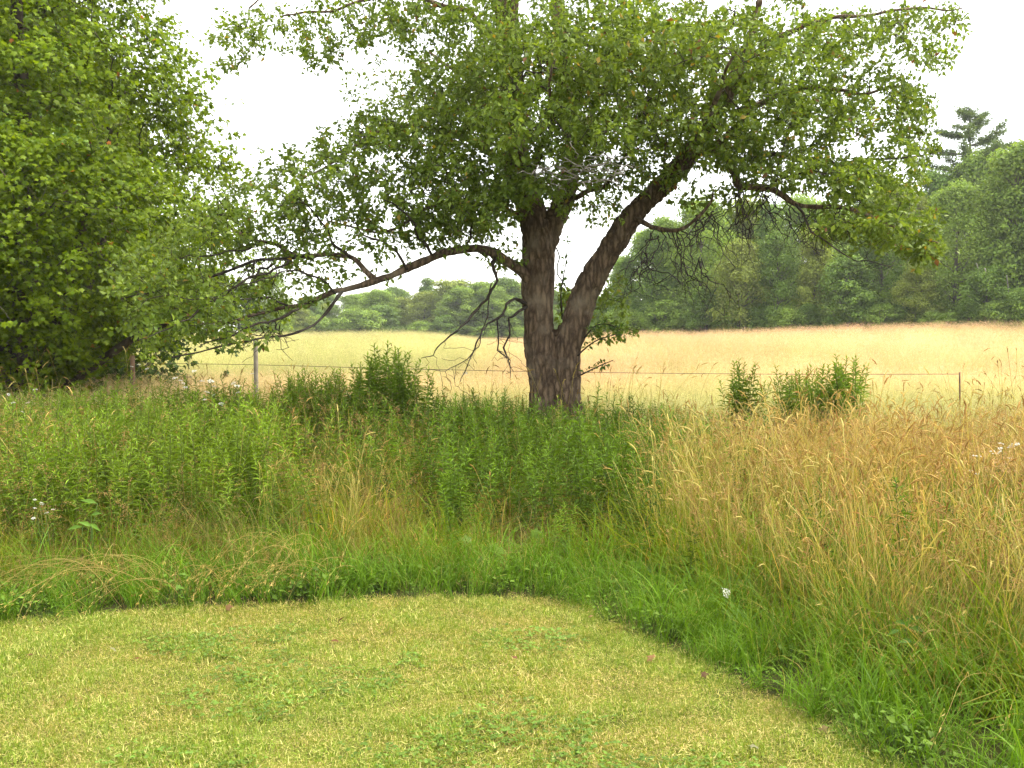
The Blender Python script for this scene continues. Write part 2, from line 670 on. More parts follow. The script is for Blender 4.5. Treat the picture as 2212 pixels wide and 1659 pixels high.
def build_trunk():
    acc = Acc()
    web = vline([(1203, 1040, 13.0, 40), (1203, 860, 13.02, 31), (1205, 770, 13.04, 21), (1208, 725, 13.05, 12), (1210, 700, 13.05, 5)])
    for st in (L_stem, R_stem, F_stem, web):
        c = catmull(st, .06)
        V, T = tube(c[:, :3], c[:, 3] * .94, 16)
        acc.add(V, T, (1, 1, 1))
    # root flares
    for ang, ln in ((-.4, .75), (.9, .55), (2.2, .6), (3.5, .75), (-1.4, .6)):
        b = np.array([APPLE_AT[0] + .12 * math.cos(ang), APPLE_AT[1] + .12 * math.sin(ang), APPLE_AT[2] + .55])
        e = np.array([APPLE_AT[0] + ln * math.cos(ang), APPLE_AT[1] + ln * math.sin(ang), APPLE_AT[2] - .1])
        mid = b * .45 + e * .55 + np.array([0, 0, -.12])
        c = catmull(np.array([[*b, .16], [*mid, .14], [*e, .07]]), .06)
        V, T = tube(c[:, :3], c[:, 3], 12)
        acc.add(V, T, (1, 1, 1))
    me = acc.mesh('trunk_raw')
    o = bpy.data.objects.new('trunk_raw', me)
    COL.objects.link(o)
    rm = o.modifiers.new('r', 'REMESH')
    rm.mode = 'VOXEL'
    rm.voxel_size = .017
    sm = o.modifiers.new('s', 'SMOOTH')
    sm.factor = .5
    sm.iterations = 5
    dg = bpy.context.evaluated_depsgraph_get()
    m2 = bpy.data.meshes.new_from_object(o.evaluated_get(dg))
    bpy.data.objects.remove(o)
    n = len(m2.vertices)
    co = np.zeros(n * 3, np.float32)
    m2.vertices.foreach_get('co', co)
    co = co.reshape(-1, 3).astype(float)
    nr = np.zeros(n * 3, np.float32)
    m2.vertices.foreach_get('normal', nr)
    nr = nr.reshape(-1, 3).astype(float)
    warp = np.stack([noise3(co * 5, 1), noise3(co * 5, 2), noise3(co * 5, 3)], -1) * .5
    q = co * np.array([24, 24, 6.5]) + warp * 2.2
    ridge = 1 - np.abs(noise3(q, 4) * 2 - 1)
    fine = noise3(co * np.array([60, 60, 22]), 9) - .5
    big = noise3(co * np.array([5, 5, 2.2]), 12) - .5
    co += nr * ((-.028 * ridge ** 3 + .014 + .014 * fine + .05 * big)[:, None])
    # scar hollow near the foot
    h = atv(1226, 820, 12.7)
    dd = (co - h) / np.array([.10, .5, .16])
    co[:, 1] += .07 * np.exp(-(dd ** 2).sum(1) * 1.5)
    h2 = atv(1190, 850, 12.7)
    dd = (co - h2) / np.array([.05, .5, .25])
    co[:, 1] += .04 * np.exp(-(dd ** 2).sum(1) * 1.5)
    m2.vertices.foreach_set('co', APPLE_IN(co).astype(np.float32).ravel())
    m2.polygons.foreach_set('use_smooth', np.ones(len(m2.polygons), bool))
    m2.update()
    m2.name = 'trunk'
    return link('trunk', m2, M_bark, apple)


build_trunk()

LIMBS = {
    'limb_low_left': [(1150, 612, 12.95, 20), (1122, 580, 12.85, 16), (1069, 553, 12.7, 14), (1003, 539, 12.5, 12.5), (936, 555, 12.3, 11.5), (880, 582, 12.15, 11), (822, 603, 12.0, 10.5), (775, 618, 11.9, 8.5),
                      (725, 634, 11.8, 7.5), (675, 650, 11.7, 6.5), (600, 666, 11.55, 5.5), (500, 690, 11.3, 4.5), (430, 705, 11.1, 3)],
    'limb_upper_left': [(812, 605, 12.0, 9), (790, 585, 12.05, 7.5), (760, 556, 12.1, 7), (700, 546, 12.2, 6.5), (640, 552, 12.3, 6), (595, 530, 12.35, 5.5), (555, 520, 12.4, 5), (530, 507, 12.4, 4.5), (480, 478, 12.45, 3.5), (440, 462, 12.5, 2.5)],
    'limb_mid_left': [(660, 551, 12.27, 5.5), (590, 568, 12.1, 4.5), (550, 567, 11.95, 4.2), (450, 596, 11.7, 3.5), (350, 620, 11.4, 2.6), (270, 650, 11.2, 2)],
    'limb_bottom_left': [(740, 628, 11.85, 6), (700, 680, 11.6, 4), (650, 715, 11.4, 3.6), (550, 735, 11.1, 3.2), (450, 755, 10.9, 2.6), (370, 772, 10.8, 2)],
    'limb_left_high': [(1125, 400, 12.95, 13), (1060, 330, 12.8, 10), (980, 290, 12.6, 8.5), (900, 270, 12.4, 7), (820, 290, 12.2, 5), (730, 340, 12.0, 3.6), (650, 390, 11.9, 2.4)],
    'limb_left_mid': [(1128, 470, 12.9, 10), (1060, 440, 12.7, 8), (990, 430, 12.6, 7), (920, 455, 12.4, 5.5), (860, 490, 12.3, 4.5), (790, 500, 12.2, 3.5), (710, 480, 12.1, 2.5)],
    'limb_left_top': [(1100, 120, 12.9, 12), (1030, 40, 12.7, 9), (960, 10, 12.5, 7.5), (900, -10, 12.4, 6), (800, 0, 12.2, 5), (700, 20, 12.1, 3.6), (600, 40, 12, 2.6)],
    'limb_top_spray': [(1090, 0, 12.9, 11), (1000, -90, 12.8, 8), (880, -110, 12.7, 7), (740, -90, 12.5, 5), (620, -50, 12.3, 3.5), (540, 20, 12.2, 2.4)],
    'limb_front': [(1145, 440, 12.8, 14), (1150, 380, 12.2, 11), (1165, 330, 11.7, 9), (1190, 270, 11.2, 7), (1180, 190, 10.9, 5), (1200, 110, 10.8, 3)],
    'limb_centre': [(1180, 470, 13.0, 13), (1215, 440, 12.8, 10), (1250, 424, 12.6, 8.5), (1300, 405, 12.4, 7.5), (1350, 350, 12.1, 6), (1380, 280, 11.9, 5), (1400, 200, 11.8, 3.5)],
    'limb_right_droop': [(1480, 340, 12.6, 17), (1520, 326, 12.4, 13), (1565, 330, 12.25, 12), (1588, 368, 12.15, 11.5), (1603, 401, 12.1, 11.5), (1656, 408, 12.0, 10), (1690, 424, 11.9, 9), (1718, 439, 11.8, 8), (1804, 446, 11.6, 6), (1880, 470, 11.4, 4.5), (1960, 500, 11.3, 3.2), (2030, 520, 11.2, 2)],
    'limb_right_mid': [(1575, 345, 12.2, 8), (1618, 344, 12.3, 7.5), (1685, 331, 12.4, 7), (1742, 345, 12.4, 6), (1830, 350, 12.4, 4.5), (1920, 345, 12.4, 3.2), (2010, 330, 12.4, 2)],
    'limb_right_up': [(1500, 320, 12.55, 12), (1560, 300, 12.5, 10), (1620, 240, 12.5, 8.5), (1700, 200, 12.5, 7), (1790, 190, 12.5, 5.5), (1880, 200, 12.5, 4), (1960, 190, 12.5, 2.4)],
    'limb_right_top': [(1595, 150, 12.35, 10), (1680, 80, 12.3, 8), (1780, 40, 12.3, 6.5), (1880, 30, 12.3, 5), (1980, 20, 12.3, 3.5), (2080, 20, 12.3, 2)],
    'limb_back': [(1225, 400, 13.15, 13), (1260, 300, 13.8, 11), (1300, 200, 14.6, 9), (1350, 120, 15.3, 6), (1420, 60, 15.8, 3)],
    'limb_back_left': [(1110, 280, 12.95, 12), (1060, 220, 13.8, 10), (1000, 160, 14.7, 7), (930, 120, 15.4, 4)],
    'limb_right_front': [(1450, 380, 12.65, 13), (1500, 300, 12.0, 10), (1540, 220, 11.4, 7.5), (1570, 150, 11.0, 5), (1600, 100, 10.8, 3)],
    'limb_crown': [(1083, -180, 12.9, 12), (1150, -260, 12.9, 9), (1300, -330, 13, 6), (1450, -360, 13, 4)],
    'limb_twisted': [(1365, 470, 12.75, 9), (1396, 482, 12.5, 7), (1413, 494, 12.4, 6.5), (1456, 504, 12.2, 6), (1503, 473, 12.0, 5), (1536, 439, 11.9, 4), (1545, 415, 11.8, 2.5)],
}
FINE = [
    [(755, 556, 12.0, 3.2), (720, 520, 11.8, 2.6), (690, 470, 11.6, 2.0), (650, 425, 11.5, 1.2)],
    [(640, 552, 12.2, 3.2), (600, 575, 11.7, 2.7), (540, 602, 11.2, 2.2), (470, 640, 10.9, 1.7), (400, 690, 10.6, 1.0)],
    [(590, 570, 12.0, 3.0), (520, 612, 11.2, 2.5), (450, 660, 10.8, 2.0), (380, 700, 10.5, 1.5), (300, 735, 10.3, 1.0)],
    [(675, 650, 11.6, 3.4), (600, 688, 11.1, 2.8), (520, 712, 10.8, 2.2), (430, 745, 10.5, 1.3)],
    [(880, 582, 12.1, 3.0), (850, 540, 11.9, 2.5), (800, 510, 11.7, 2.0), (755, 470, 11.5, 1.2)],
    [(936, 555, 12.3, 3.4), (905, 508, 12.0, 2.8), (880, 468, 11.8, 2.1), (830, 430, 11.6, 1.2)],
    [(725, 634, 11.8, 3.0), (690, 602, 11.5, 2.6), (640, 590, 11.3, 2.2), (580, 602, 11.0, 1.7), (500, 632, 10.8, 1.0)],
    [(560, 521, 12.3, 2.6), (520, 540, 11.8, 2.2), (450, 548, 11.4, 1.7), (370, 560, 11.1, 1.0)],
    [(530, 507, 12.3, 2.6), (500, 470, 12.0, 2.1), (470, 430, 11.8, 1.5), (450, 395, 11.7, .9)],
    [(620, 660, 11.5, 2.8), (570, 640, 11.2, 2.3), (500, 650, 10.9, 1.8), (400, 640, 10.6, 1.2), (320, 650, 10.4, .8)],
    [(1003, 539, 12.4, 3.2), (1020, 500, 12.2, 2.6), (1005, 455, 12.0, 2.0), (960, 420, 11.8, 1.2)],
    [(1656, 408, 11.9, 3.2), (1700, 380, 11.6, 2.6), (1760, 372, 11.3, 2.0), (1830, 385, 11.1, 1.2)],
    [(1718, 439, 11.8, 3.2), (1745, 480, 11.5, 2.6), (1780, 520, 11.3, 2.0), (1850, 560, 11.1, 1.2), (1920, 575, 11.0, .8)],
    [(1430, 405, 12.5, 3.6), (1440, 350, 12.1, 2.8), (1420, 290, 11.8, 2.0), (1380, 240, 11.6, 1.2)],
]
limb_nodes = []
stem_nodes = []
for st in (L_stem, R_stem, F_stem):
    c = catmull(st, .10)
    stem_nodes.append(c[c[:, 2] > 2.9][:, :3])
for nm, rows in LIMBS.items():
    c = catmull(vline(rows), .05)
    c[:, :3] += (np.stack([noise3(c[:, :3] * 3.3, 21), noise3(c[:, :3] * 3.3, 22), noise3(c[:, :3] * 3.3, 23)], -1) - .5) * (.10 * np.minimum(1, np.arange(len(c)) / 8))[:, None]
    V, T = tube(c[:, :3], np.maximum(c[:, 3] * .74, .005), 9, True, .22, 31)
    link('limb', mk_mesh('limb', APPLE_IN(V), T, None, True), M_bark if rows[0][3] > 8 else M_twig, apple)
    if nm != 'limb_twisted':
        limb_nodes.append(c[2::2, :3])

DEAD = [
    [(1072, 556, 12.7, 7), (1063, 575, 12.6, 5.5), (1066, 605, 12.5, 5), (1050, 645, 12.4, 4.5), (1026, 679, 12.3, 4.5), (1000, 695, 12.2, 4), (986, 716, 12.1, 3.2), (960, 745, 12.0, 2.4), (936, 767, 11.9, 1.6), (905, 772, 11.8, .9)],
    [(1135, 655, 12.75, 7), (1118, 655, 12.6, 5), (1100, 660, 12.5, 4), (1086, 682, 12.4, 3.6), (1068, 690, 12.3, 3.2), (1049, 705, 12.2, 2.8), (1036, 732, 12.1, 2.5), (1023, 767, 12.0, 2), (1003, 799, 11.9, 1.6), (993, 826, 11.9, 1)],
    [(1138, 662, 12.75, 6), (1118, 668, 12.6, 4.5), (1100, 684, 12.5, 3.6), (1097, 725, 12.4, 3.2), (1092, 757, 12.35, 3.4), (1100, 775, 12.3, 2.2), (1108, 816, 12.2, 1)],
    [(1090, 676, 12.45, 3.2), (1070, 692, 12.4, 2.8), (1074, 740, 12.35, 2.5), (1070, 760, 12.3, 2.4), (1089, 771, 12.3, 2.2), (1102, 790, 12.25, 1)],
    [(1062, 612, 12.5, 2.6), (1050, 680, 12.3, 2.2), (1044, 710, 12.2, 2), (1030, 740, 12.1, 1.8), (1010, 770, 12.0, 1.5), (960, 795, 11.9, 1.2), (930, 803, 11.8, .8)],
]
TANGLE = []
r2 = np.random.default_rng(5)
for (vx, vy, Y, n, spread, ln) in ((1440, 500, 12.2, 12, 60, 150), (1520, 465, 12.0, 10, 40, 130), (1606, 405, 12.1, 12, 30, 150), (1660, 412, 12.0, 10, 50, 140), (1730, 445, 11.8, 9, 60, 110), (1800, 448, 11.6, 6, 60, 90), (560, 560, 12.0, 8, 60, 120), (1480, 560, 12.2, 6, 60, 120), (1400, 545, 12.4, 6, 30, 120), (600, 700, 11.4, 8, 70, 60)):
    for k in range(n):
        x0 = vx + r2.uniform(-spread, spread) * .6
        y0 = vy + r2.uniform(-8, 12)
        dx = r2.uniform(-.8, .8)
        L = ln * r2.uniform(.5, 1.3)
        rows = [(x0, y0, Y, 1.8)]
        for s in range(1, 5):
            t = s / 4
            rows.append((x0 + dx * L * t + r2.normal() * 7, y0 + L * t * (1 - .3 * abs(dx)) + r2.normal() * 7, Y + r2.normal() * .12 - .2 * t, 1.8 * (1 - .75 * t)))
        TANGLE.append(rows)
        if r2.random() < .8:
            q = rows[2]
            TANGLE.append([q[:3] + (1.1,), (q[0] + r2.uniform(-40, 40), q[1] + r2.uniform(0, 40), q[2], .9), (q[0] + r2.uniform(-70, 70), q[1] + r2.uniform(20, 80), q[2], .5)])
for rows in DEAD:
    c = vline(rows)
    c[1:, :3] += r2.normal(size=(len(c) - 1, 3)) * .025
    c = straight(c, .05)
    c[:, :3] += (np.stack([noise3(c[:, :3] * 9, 41), noise3(c[:, :3] * 9, 42), noise3(c[:, :3] * 9, 43)], -1) - .5) * .035
    V, T = tube(c[:, :3], np.maximum(c[:, 3] * .66, .0034), 6, True, .25, 3)
    link('dead_branch', mk_mesh('dead_branch', APPLE_IN(V), T, None, True), M_twig, apple)
    for k in range(9):
        i = r2.integers(len(c) // 5, len(c))
        p = c[i, :3]
        e = p + np.array([r2.normal() * .18, r2.normal() * .12, -abs(r2.normal()) * .22 + .02])
        TANGLE.append(np.array([[*p, .004], [*((p + e) / 2 + r2.normal(size=3) * .04), .003], [*e, .002]]))

PALE = []
for k in range(34):
    x0, y0 = r2.normal(1270, 60), r2.normal(365, 22)
    a = r2.uniform(0, 2 * math.pi)
    L = r2.uniform(40, 110)
    rows = [(x0, y0, 10.5, 1.7)]
    for s in range(1, 5):
        a += r2.normal() * .35
        rows.append((rows[-1][0] + math.cos(a) * L / 4, rows[-1][1] + math.sin(a) * L / 4 * .7, rows[-1][2] + r2.normal() * .08, 1.7 * (1 - .17 * s)))
    PALE.append(rows)
PALE.append([(1190, 430, 12.3, 3.5), (1215, 405, 11.6, 3.2), (1245, 380, 11.0, 3), (1270, 362, 10.6, 2.5), (1310, 350, 10.5, 2)])


def bundle(lists, name, mat, parent, inv, kind='stuff'):
    acc = Acc()
    for rows in lists:
        w = rows if isinstance(rows, np.ndarray) else vline(rows)
        c = catmull(w, .06)
        c[1:-1, :3] += np.random.default_rng(len(acc.V)).normal(size=(len(c) - 2, 3)) * .012
        V, T = tube(c[:, :3], np.maximum(c[:, 3] * .8, .0024), 4, True)
        acc.add(V, T, (1, 1, 1))
    me = mk_mesh(name, inv(np.concatenate(acc.V)), np.concatenate(acc.T), None, True)
    return link(name, me, mat, parent, kind)


for rows in FINE:
    c = catmull(vline(rows), .05)
    c[:, :3] += (np.stack([noise3(c[:, :3] * 6, 61), noise3(c[:, :3] * 6, 62), noise3(c[:, :3] * 6, 63)], -1) - .5) * .09 * np.minimum(1, np.arange(len(c)) / 6)[:, None]
    V, T = tube(c[:, :3], np.maximum(c[:, 3], .004), 6, True, .2, 7)
    link('branch', mk_mesh('branch', APPLE_IN(V), T, None, True), M_twig, apple)
    limb_nodes.append(c[2::2, :3])
    for k in range(9):
        i = r2.integers(len(c) // 4, len(c))
        p = c[i, :3]
        e = p + np.array([r2.normal() * .22 - .05, r2.normal() * .15, r2.normal() * .16])
        TANGLE.append(np.array([[*p, .0042], [*((p + e) / 2 + r2.normal(size=3) * .03), .003], [*e, .002]]))
bundle(TANGLE, 'dead_twigs', M_twig, apple, APPLE_IN)
bundle(PALE, 'pale_bare_twigs', M_dead, apple, APPLE_IN)

CLUMPS = [  # vx, vy, rx, ry, Y, dY, n
    (560, 60, 110, 60, 12, 1.0, 62), (510, 120, 60, 50, 12, .6, 22), (700, 55, 130, 80, 12.4, 1.2, 86), (840, 55, 100, 80, 12.5, 1.2, 90), (700, 130, 60, 40, 12.2, .6, 26),
    (770, 300, 100, 50, 12.3, 1.2, 110), (690, 390, 130, 80, 12, 1.4, 200), (560, 450, 120, 75, 12, 1.3, 150), (430, 510, 120, 75, 11.6, 1.1, 160), (330, 600, 115, 65, 11.2, 1.0, 160),
    (430, 650, 160, 60, 11.3, 1.1, 190), (330, 700, 80, 45, 11.0, .8, 70), (510, 725, 90, 34, 11, .8, 55), (620, 550, 130, 60, 12.3, 1.4, 130), (740, 500, 140, 70, 12.4, 1.4, 170), (620, 640, 110, 45, 11.7, .9, 60),
    (860, 420, 130, 80, 12.4, 1.6, 220), (890, 300, 120, 100, 12.4, 1.7, 280), (1000, 200, 130, 110, 12.4, 1.8, 300), (1000, 370, 110, 95, 12.3, 1.7, 220), (960, 480, 110, 50, 12.6, 1.3, 100), (870, 520, 80, 30, 12.4, 1, 30),
    (1150, 130, 150, 90, 11.6, 1.6, 330), (1150, 270, 150, 90, 11.3, 1.4, 300), (1320, 120, 160, 110, 11.8, 1.9, 360), (1330, 270, 150, 80, 11.8, 1.8, 240), (1220, 370, 140, 40, 12.2, 1.3, 70),
    (1500, 120, 170, 110, 12.3, 2.1, 330), (1490, 260, 140, 75, 12.2, 1.8, 190), (1680, 100, 170, 100, 12.4, 2.1, 240), (1680, 250, 160, 85, 12.4, 1.8, 280), (1840, 90, 120, 80, 12.4, 1.8, 130), (1970, 50, 100, 45, 12.4, 1.2, 48), (2060, 40, 50, 40, 12.3, .6, 10),
    (1820, 240, 130, 80, 12.4, 1.6, 150), (1910, 185, 80, 50, 12.4, 1.1, 34), (1750, 370, 160, 50, 11.9, 1.4, 170), (1880, 400, 120, 65, 11.9, 1.3, 150), (1950, 490, 95, 60, 11.6, 1.1, 120), (1840, 490, 110, 42, 11.6, 1.1, 80), (1960, 320, 70, 50, 12.3, 1, 50),
    (1630, 330, 80, 60, 12.2, 1.3, 70), (960, 30, 120, 60, 12.4, 1.2, 110), (1010, 480, 120, 70, 12.6, 1.2, 60), (1290, 430, 120, 60, 12.6, 1.0, 50), (1400, 370, 90, 50, 12.2, 1.0, 60), (1550, 420, 110, 60, 12.2, 1.0, 36), (1560, 330, 90, 40, 12.0, 1.0, 60), (1080, 420, 70, 60, 11.8, .6, 60), (1130, 30, 120, 50, 12.0, 1.0, 36), (1330, 20, 130, 50, 12.0, 1.0, 60), (780, 585, 130, 40, 12.2, .8, 30), (1090, 560, 60, 40, 12.9, .6, 14), (1960, 240, 60, 60, 12.2, 1.0, 70), (1995, 540, 50, 40, 11.5, .8, 40), (1020, 460, 80, 50, 11.6, .8, 60), (1150, 400, 90, 40, 11.5, .6, 60), (2010, 120, 60, 40, 12.2, .8, 30), (1310, 640, 50, 60, 13.2, .5, 30), (1320, 715, 50, 24, 12.9, .4, 16), (1215, 640, 14, 90, 13.4, .3, 16),
    (1100, -150, 330, 110, 13, 2.6, 260), (1500, -150, 330, 110, 13, 2.6, 260), (800, -110, 220, 80, 13, 1.8, 110), (1280, -340, 380, 110, 13, 2.6, 200), (1200, 180, 330, 130, 15.3, 1.2, 260), (1550, 180, 280, 120, 15.2, 1.2, 180), (900, 200, 160, 100, 14.6, 1.0, 100),
    (1300, 80, 300, 100, 10.4, .6, 60),
]


def clump_points(clumps, r):
    out = []
    for vx, vy, rx, ry, Y, dY, n in clumps:
        u = nrm(r.normal(size=(n, 3))) * (r.random(n) ** (1 / 2.3))[:, None]
        for a, b, c in u:
            YY = Y + c * dY
            out.append(atv(1200 + (vx + a * rx * 1.08 - 1200), vy + b * ry * 1.08, YY))
    return np.array(out)


def build_apple_crown():
    r = np.random.default_rng(77)
    pts = clump_points([c[:6] + (int(c[6] * (1.25 if c[0] > 940 else (.62 if c[1] > 480 else .85))),) for c in CLUMPS], r)
    base = np.concatenate(limb_nodes + stem_nodes)
    N, par, ends, M = grow(base, pts, .13, .12, .12, 3)
    R = radii(N, par, M, .0021, 2.1, .035)
    ids = np.arange(M, len(N))
    A, B = N[par[ids]], N[ids]
    ra = np.where(par[ids] >= M, R[par[ids]], R[ids] * 1.15)
    V, T = prisms(A, B, np.maximum(ra, .0024), np.maximum(R[ids], .0022), 3)
    link('twigs', mk_mesh('twigs', APPLE_IN(V), T), M_twig, apple, 'stuff')
    # leaf rosettes on the thin nodes
    thin = ids[R[ids] < .0062]
    endset = np.zeros(len(N), bool)
    endset[ends] = True
    cnt = np.where(endset[thin], r.integers(9, 16, len(thin)), r.integers(2, 7, len(thin)))
    src = np.repeat(thin, cnt)
    n = len(src)
    d = nrm(N[src] - N[par[src]])
    rnd = nrm(r.normal(size=(n, 3)))
    ax = nrm(rnd * 1.0 + d * .55 + np.array([0, 0, -.22]))
    up = nrm(r.normal(size=(n, 3)) * .8 + np.array([0, 0, 1.0]))
    pos = N[src] - d * (r.random(n) * .09)[:, None] + ax * .012 + r.normal(size=(n, 3)) * .032
    ln = r.uniform(.042, .088, n)
    g = r.random(n)[:, None]
    # tone differs from spray to spray and leaf to leaf
    sp = noise3(N[src] * 1.6, 51)[:, None]
    c = np.array([.092, .148, .022]) * (1 - g) + np.array([.190, .258, .036]) * g
    c = c * (.75 + .5 * sp)
    y = r.random(n) < .012
    c[y] = np.array([.28, .20, .03])
    br = r.random(n) < .006
    c[br] = np.array([.16, .075, .03])
    V, T, C = leaves(LANCE, pos, ax, up, ln, ln * r.uniform(.5, .66, n), c)
    link('foliage', mk_mesh('apple_foliage', APPLE_IN(V), T, C), M_apple_leaf, apple, 'stuff')
    return n


n_apple = build_apple_crown()


# ------------------------------------------------------------------ the big maple on the left
def shelf_tree(name, label, loc, H, profile, nsh, npt, nlf, leaf_len, seed, colA, colB, stems, tmpl=MAPLE, mat=None, front_only=None, group=None):
    r = np.random.default_rng(seed)
    root = thing(name, label, 'tree', loc, group)
    zs, rs = zip(*profile)
    acc = Acc()
    nodes = []
    for st in stems:
        c = catmull(np.array(st, float), .12)
        V, T = tube(c[:, :3], c[:, 3], 9, True, .12, seed)
        acc.add(V, T, (1, 1, 1))
        nodes.append(c[:, :3])
    link('trunk', mk_mesh('trunk', np.concatenate(acc.V), np.concatenate(acc.T), None, True), M_maple_bark, root)
    pts = []
    tone = []
    for s in range(nsh):
        z = r.uniform(zs[0], zs[-1])
        R = np.interp(z, zs, rs)
        th = r.uniform(0, 2 * math.pi)
        q = r.random()
        rad = R * (r.uniform(.78, .98) if q < .72 else r.uniform(.35, .78))
        sz = (.30 + .14 * R) * r.uniform(.7, 1.25)
        ct = np.array([rad * math.cos(th), rad * math.sin(th), z])
        n = max(5, int(npt * (sz / .75) ** 2))
        u = r.normal(size=(n, 3)) * np.array([.55, .55, .16]) * sz
        out = u[:, 0] * math.cos(th) + u[:, 1] * math.sin(th)
        u[:, 2] -= .38 * out + .15 * (u[:, 0] ** 2 + u[:, 1] ** 2) / sz
        pts.append(ct + u)
        tone += [r.uniform(.72, 1.28)] * n
    pts = np.concatenate(pts)
    tone = np.array(tone)
    ok = pts[:, 2] > .25
    pts, tone = pts[ok], tone[ok]
    N, par, ends, M = grow(np.concatenate(nodes), pts, .22, .2, .08, seed)
    R = radii(N, par, M, .0028, 2.15, .06)
    ids = np.arange(M, len(N))
    V, T = prisms(N[par[ids]], N[ids], np.where(par[ids] >= M, R[par[ids]], R[ids]), R[ids], 3)
    link('twigs', mk_mesh('twigs', V, T), M_maple_bark, root, 'stuff')
    src = np.repeat(np.arange(len(pts)), np.where((pts[:, 1] > .8) | (pts[:, 2] > 8), max(3, nlf // 2), nlf))
    n = len(src)
    e = ends[src]
    out = nrm(np.stack([N[e, 0], N[e, 1], np.full(n, .0)], -1))
    ax = nrm(nrm(r.normal(size=(n, 3))) * .9 + out * .75 + np.array([0, 0, -.45]))
    up = nrm(r.normal(size=(n, 3)) * .5 + np.array([0, 0, .75]) + out * .75)
    pos = N[e] + nrm(r.normal(size=(n, 3))) * (r.random(n) * .24)[:, None] * np.array([1, 1, .6])
    ln = r.uniform(.7, 1.15, n) * leaf_len
    g = r.random(n)[:, None]
    c = (np.array(colA) * (1 - g) + np.array(colB) * g) * tone[src][:, None]
    o = r.random(n) < .0035
    c[o] = np.array([.30, .11, .02])
    V, T, C = leaves(tmpl, pos, ax, up, ln, ln * 1.0, c)
    link('foliage', mk_mesh('foliage', V, T, C), mat or M_maple_leaf, root, 'stuff')
    return root


MX, MY = -8.6, 18.0
prof = [(.4, .8), (1.2, 1.3), (1.9, 2.4), (2.7, 3.7), (4.0, 3.75), (5.2, 3.35), (6.6, 2.8), (7.6, 2.3), (8.8, 1.6), (9.8, .7)]
mz = float(ground(MX, MY))
shelf_tree('maple_tree', 'big dense yellow green maple with leaves down to the ground, left edge', (MX, MY, mz), 10, prof, 880, 19, 11, .080, 8,
           (.074, .126, .006), (.172, .240, .008),
           [[(0, 0, -.2, .28), (0, .05, 1.2, .24), (.1, 0, 3, .20), (.05, .1, 5.5, .14), (0, 0, 8, .07), (0, 0, 9.6, .02)],
            [(.1, 0, .3, .16), (.7, -.3, 1.6, .12), (1.3, -.6, 3.2, .08), (1.9, -.8, 4.8, .03)],
            [(-.1, 0, .4, .15), (-.8, -.5, 1.9, .11), (-1.5, -.8, 3.6, .07), (-2, -1, 5, .03)],
            [(.1, .1, .6, .15), (.6, .9, 2, .1), (1, 1.8, 4, .04)],
            [(0, -.1, .2, .13), (.5, -1.0, 1.2, .1), (.9, -1.9, 2.3, .06), (1.2, -2.6, 3, .03)],
            [(.1, 0, .2, .12), (1.2, -.3, .9, .09), (2.2, -.6, 1.5, .06), (3.0, -.8, 1.8, .03)],
            [(-.1, .1, .5, .13), (-.9, .8, 2, .09), (-1.6, 1.6, 3.6, .04)]])
# lower trees in the hedge behind the maple
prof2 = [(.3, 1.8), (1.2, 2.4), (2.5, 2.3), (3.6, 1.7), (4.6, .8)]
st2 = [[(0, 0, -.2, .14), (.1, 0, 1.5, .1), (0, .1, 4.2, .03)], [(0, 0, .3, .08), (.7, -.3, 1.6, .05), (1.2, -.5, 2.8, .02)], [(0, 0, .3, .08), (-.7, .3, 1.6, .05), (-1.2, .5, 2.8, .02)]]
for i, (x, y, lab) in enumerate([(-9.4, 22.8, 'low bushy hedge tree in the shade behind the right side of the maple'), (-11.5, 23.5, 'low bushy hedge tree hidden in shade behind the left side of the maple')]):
    shelf_tree('hedge_tree', lab, (x, y, float(ground(x, y))), 4.6, prof2, 150, 15, 6, .13, 60 + i, (.03, .06, .010), (.05, .09, .012), st2)


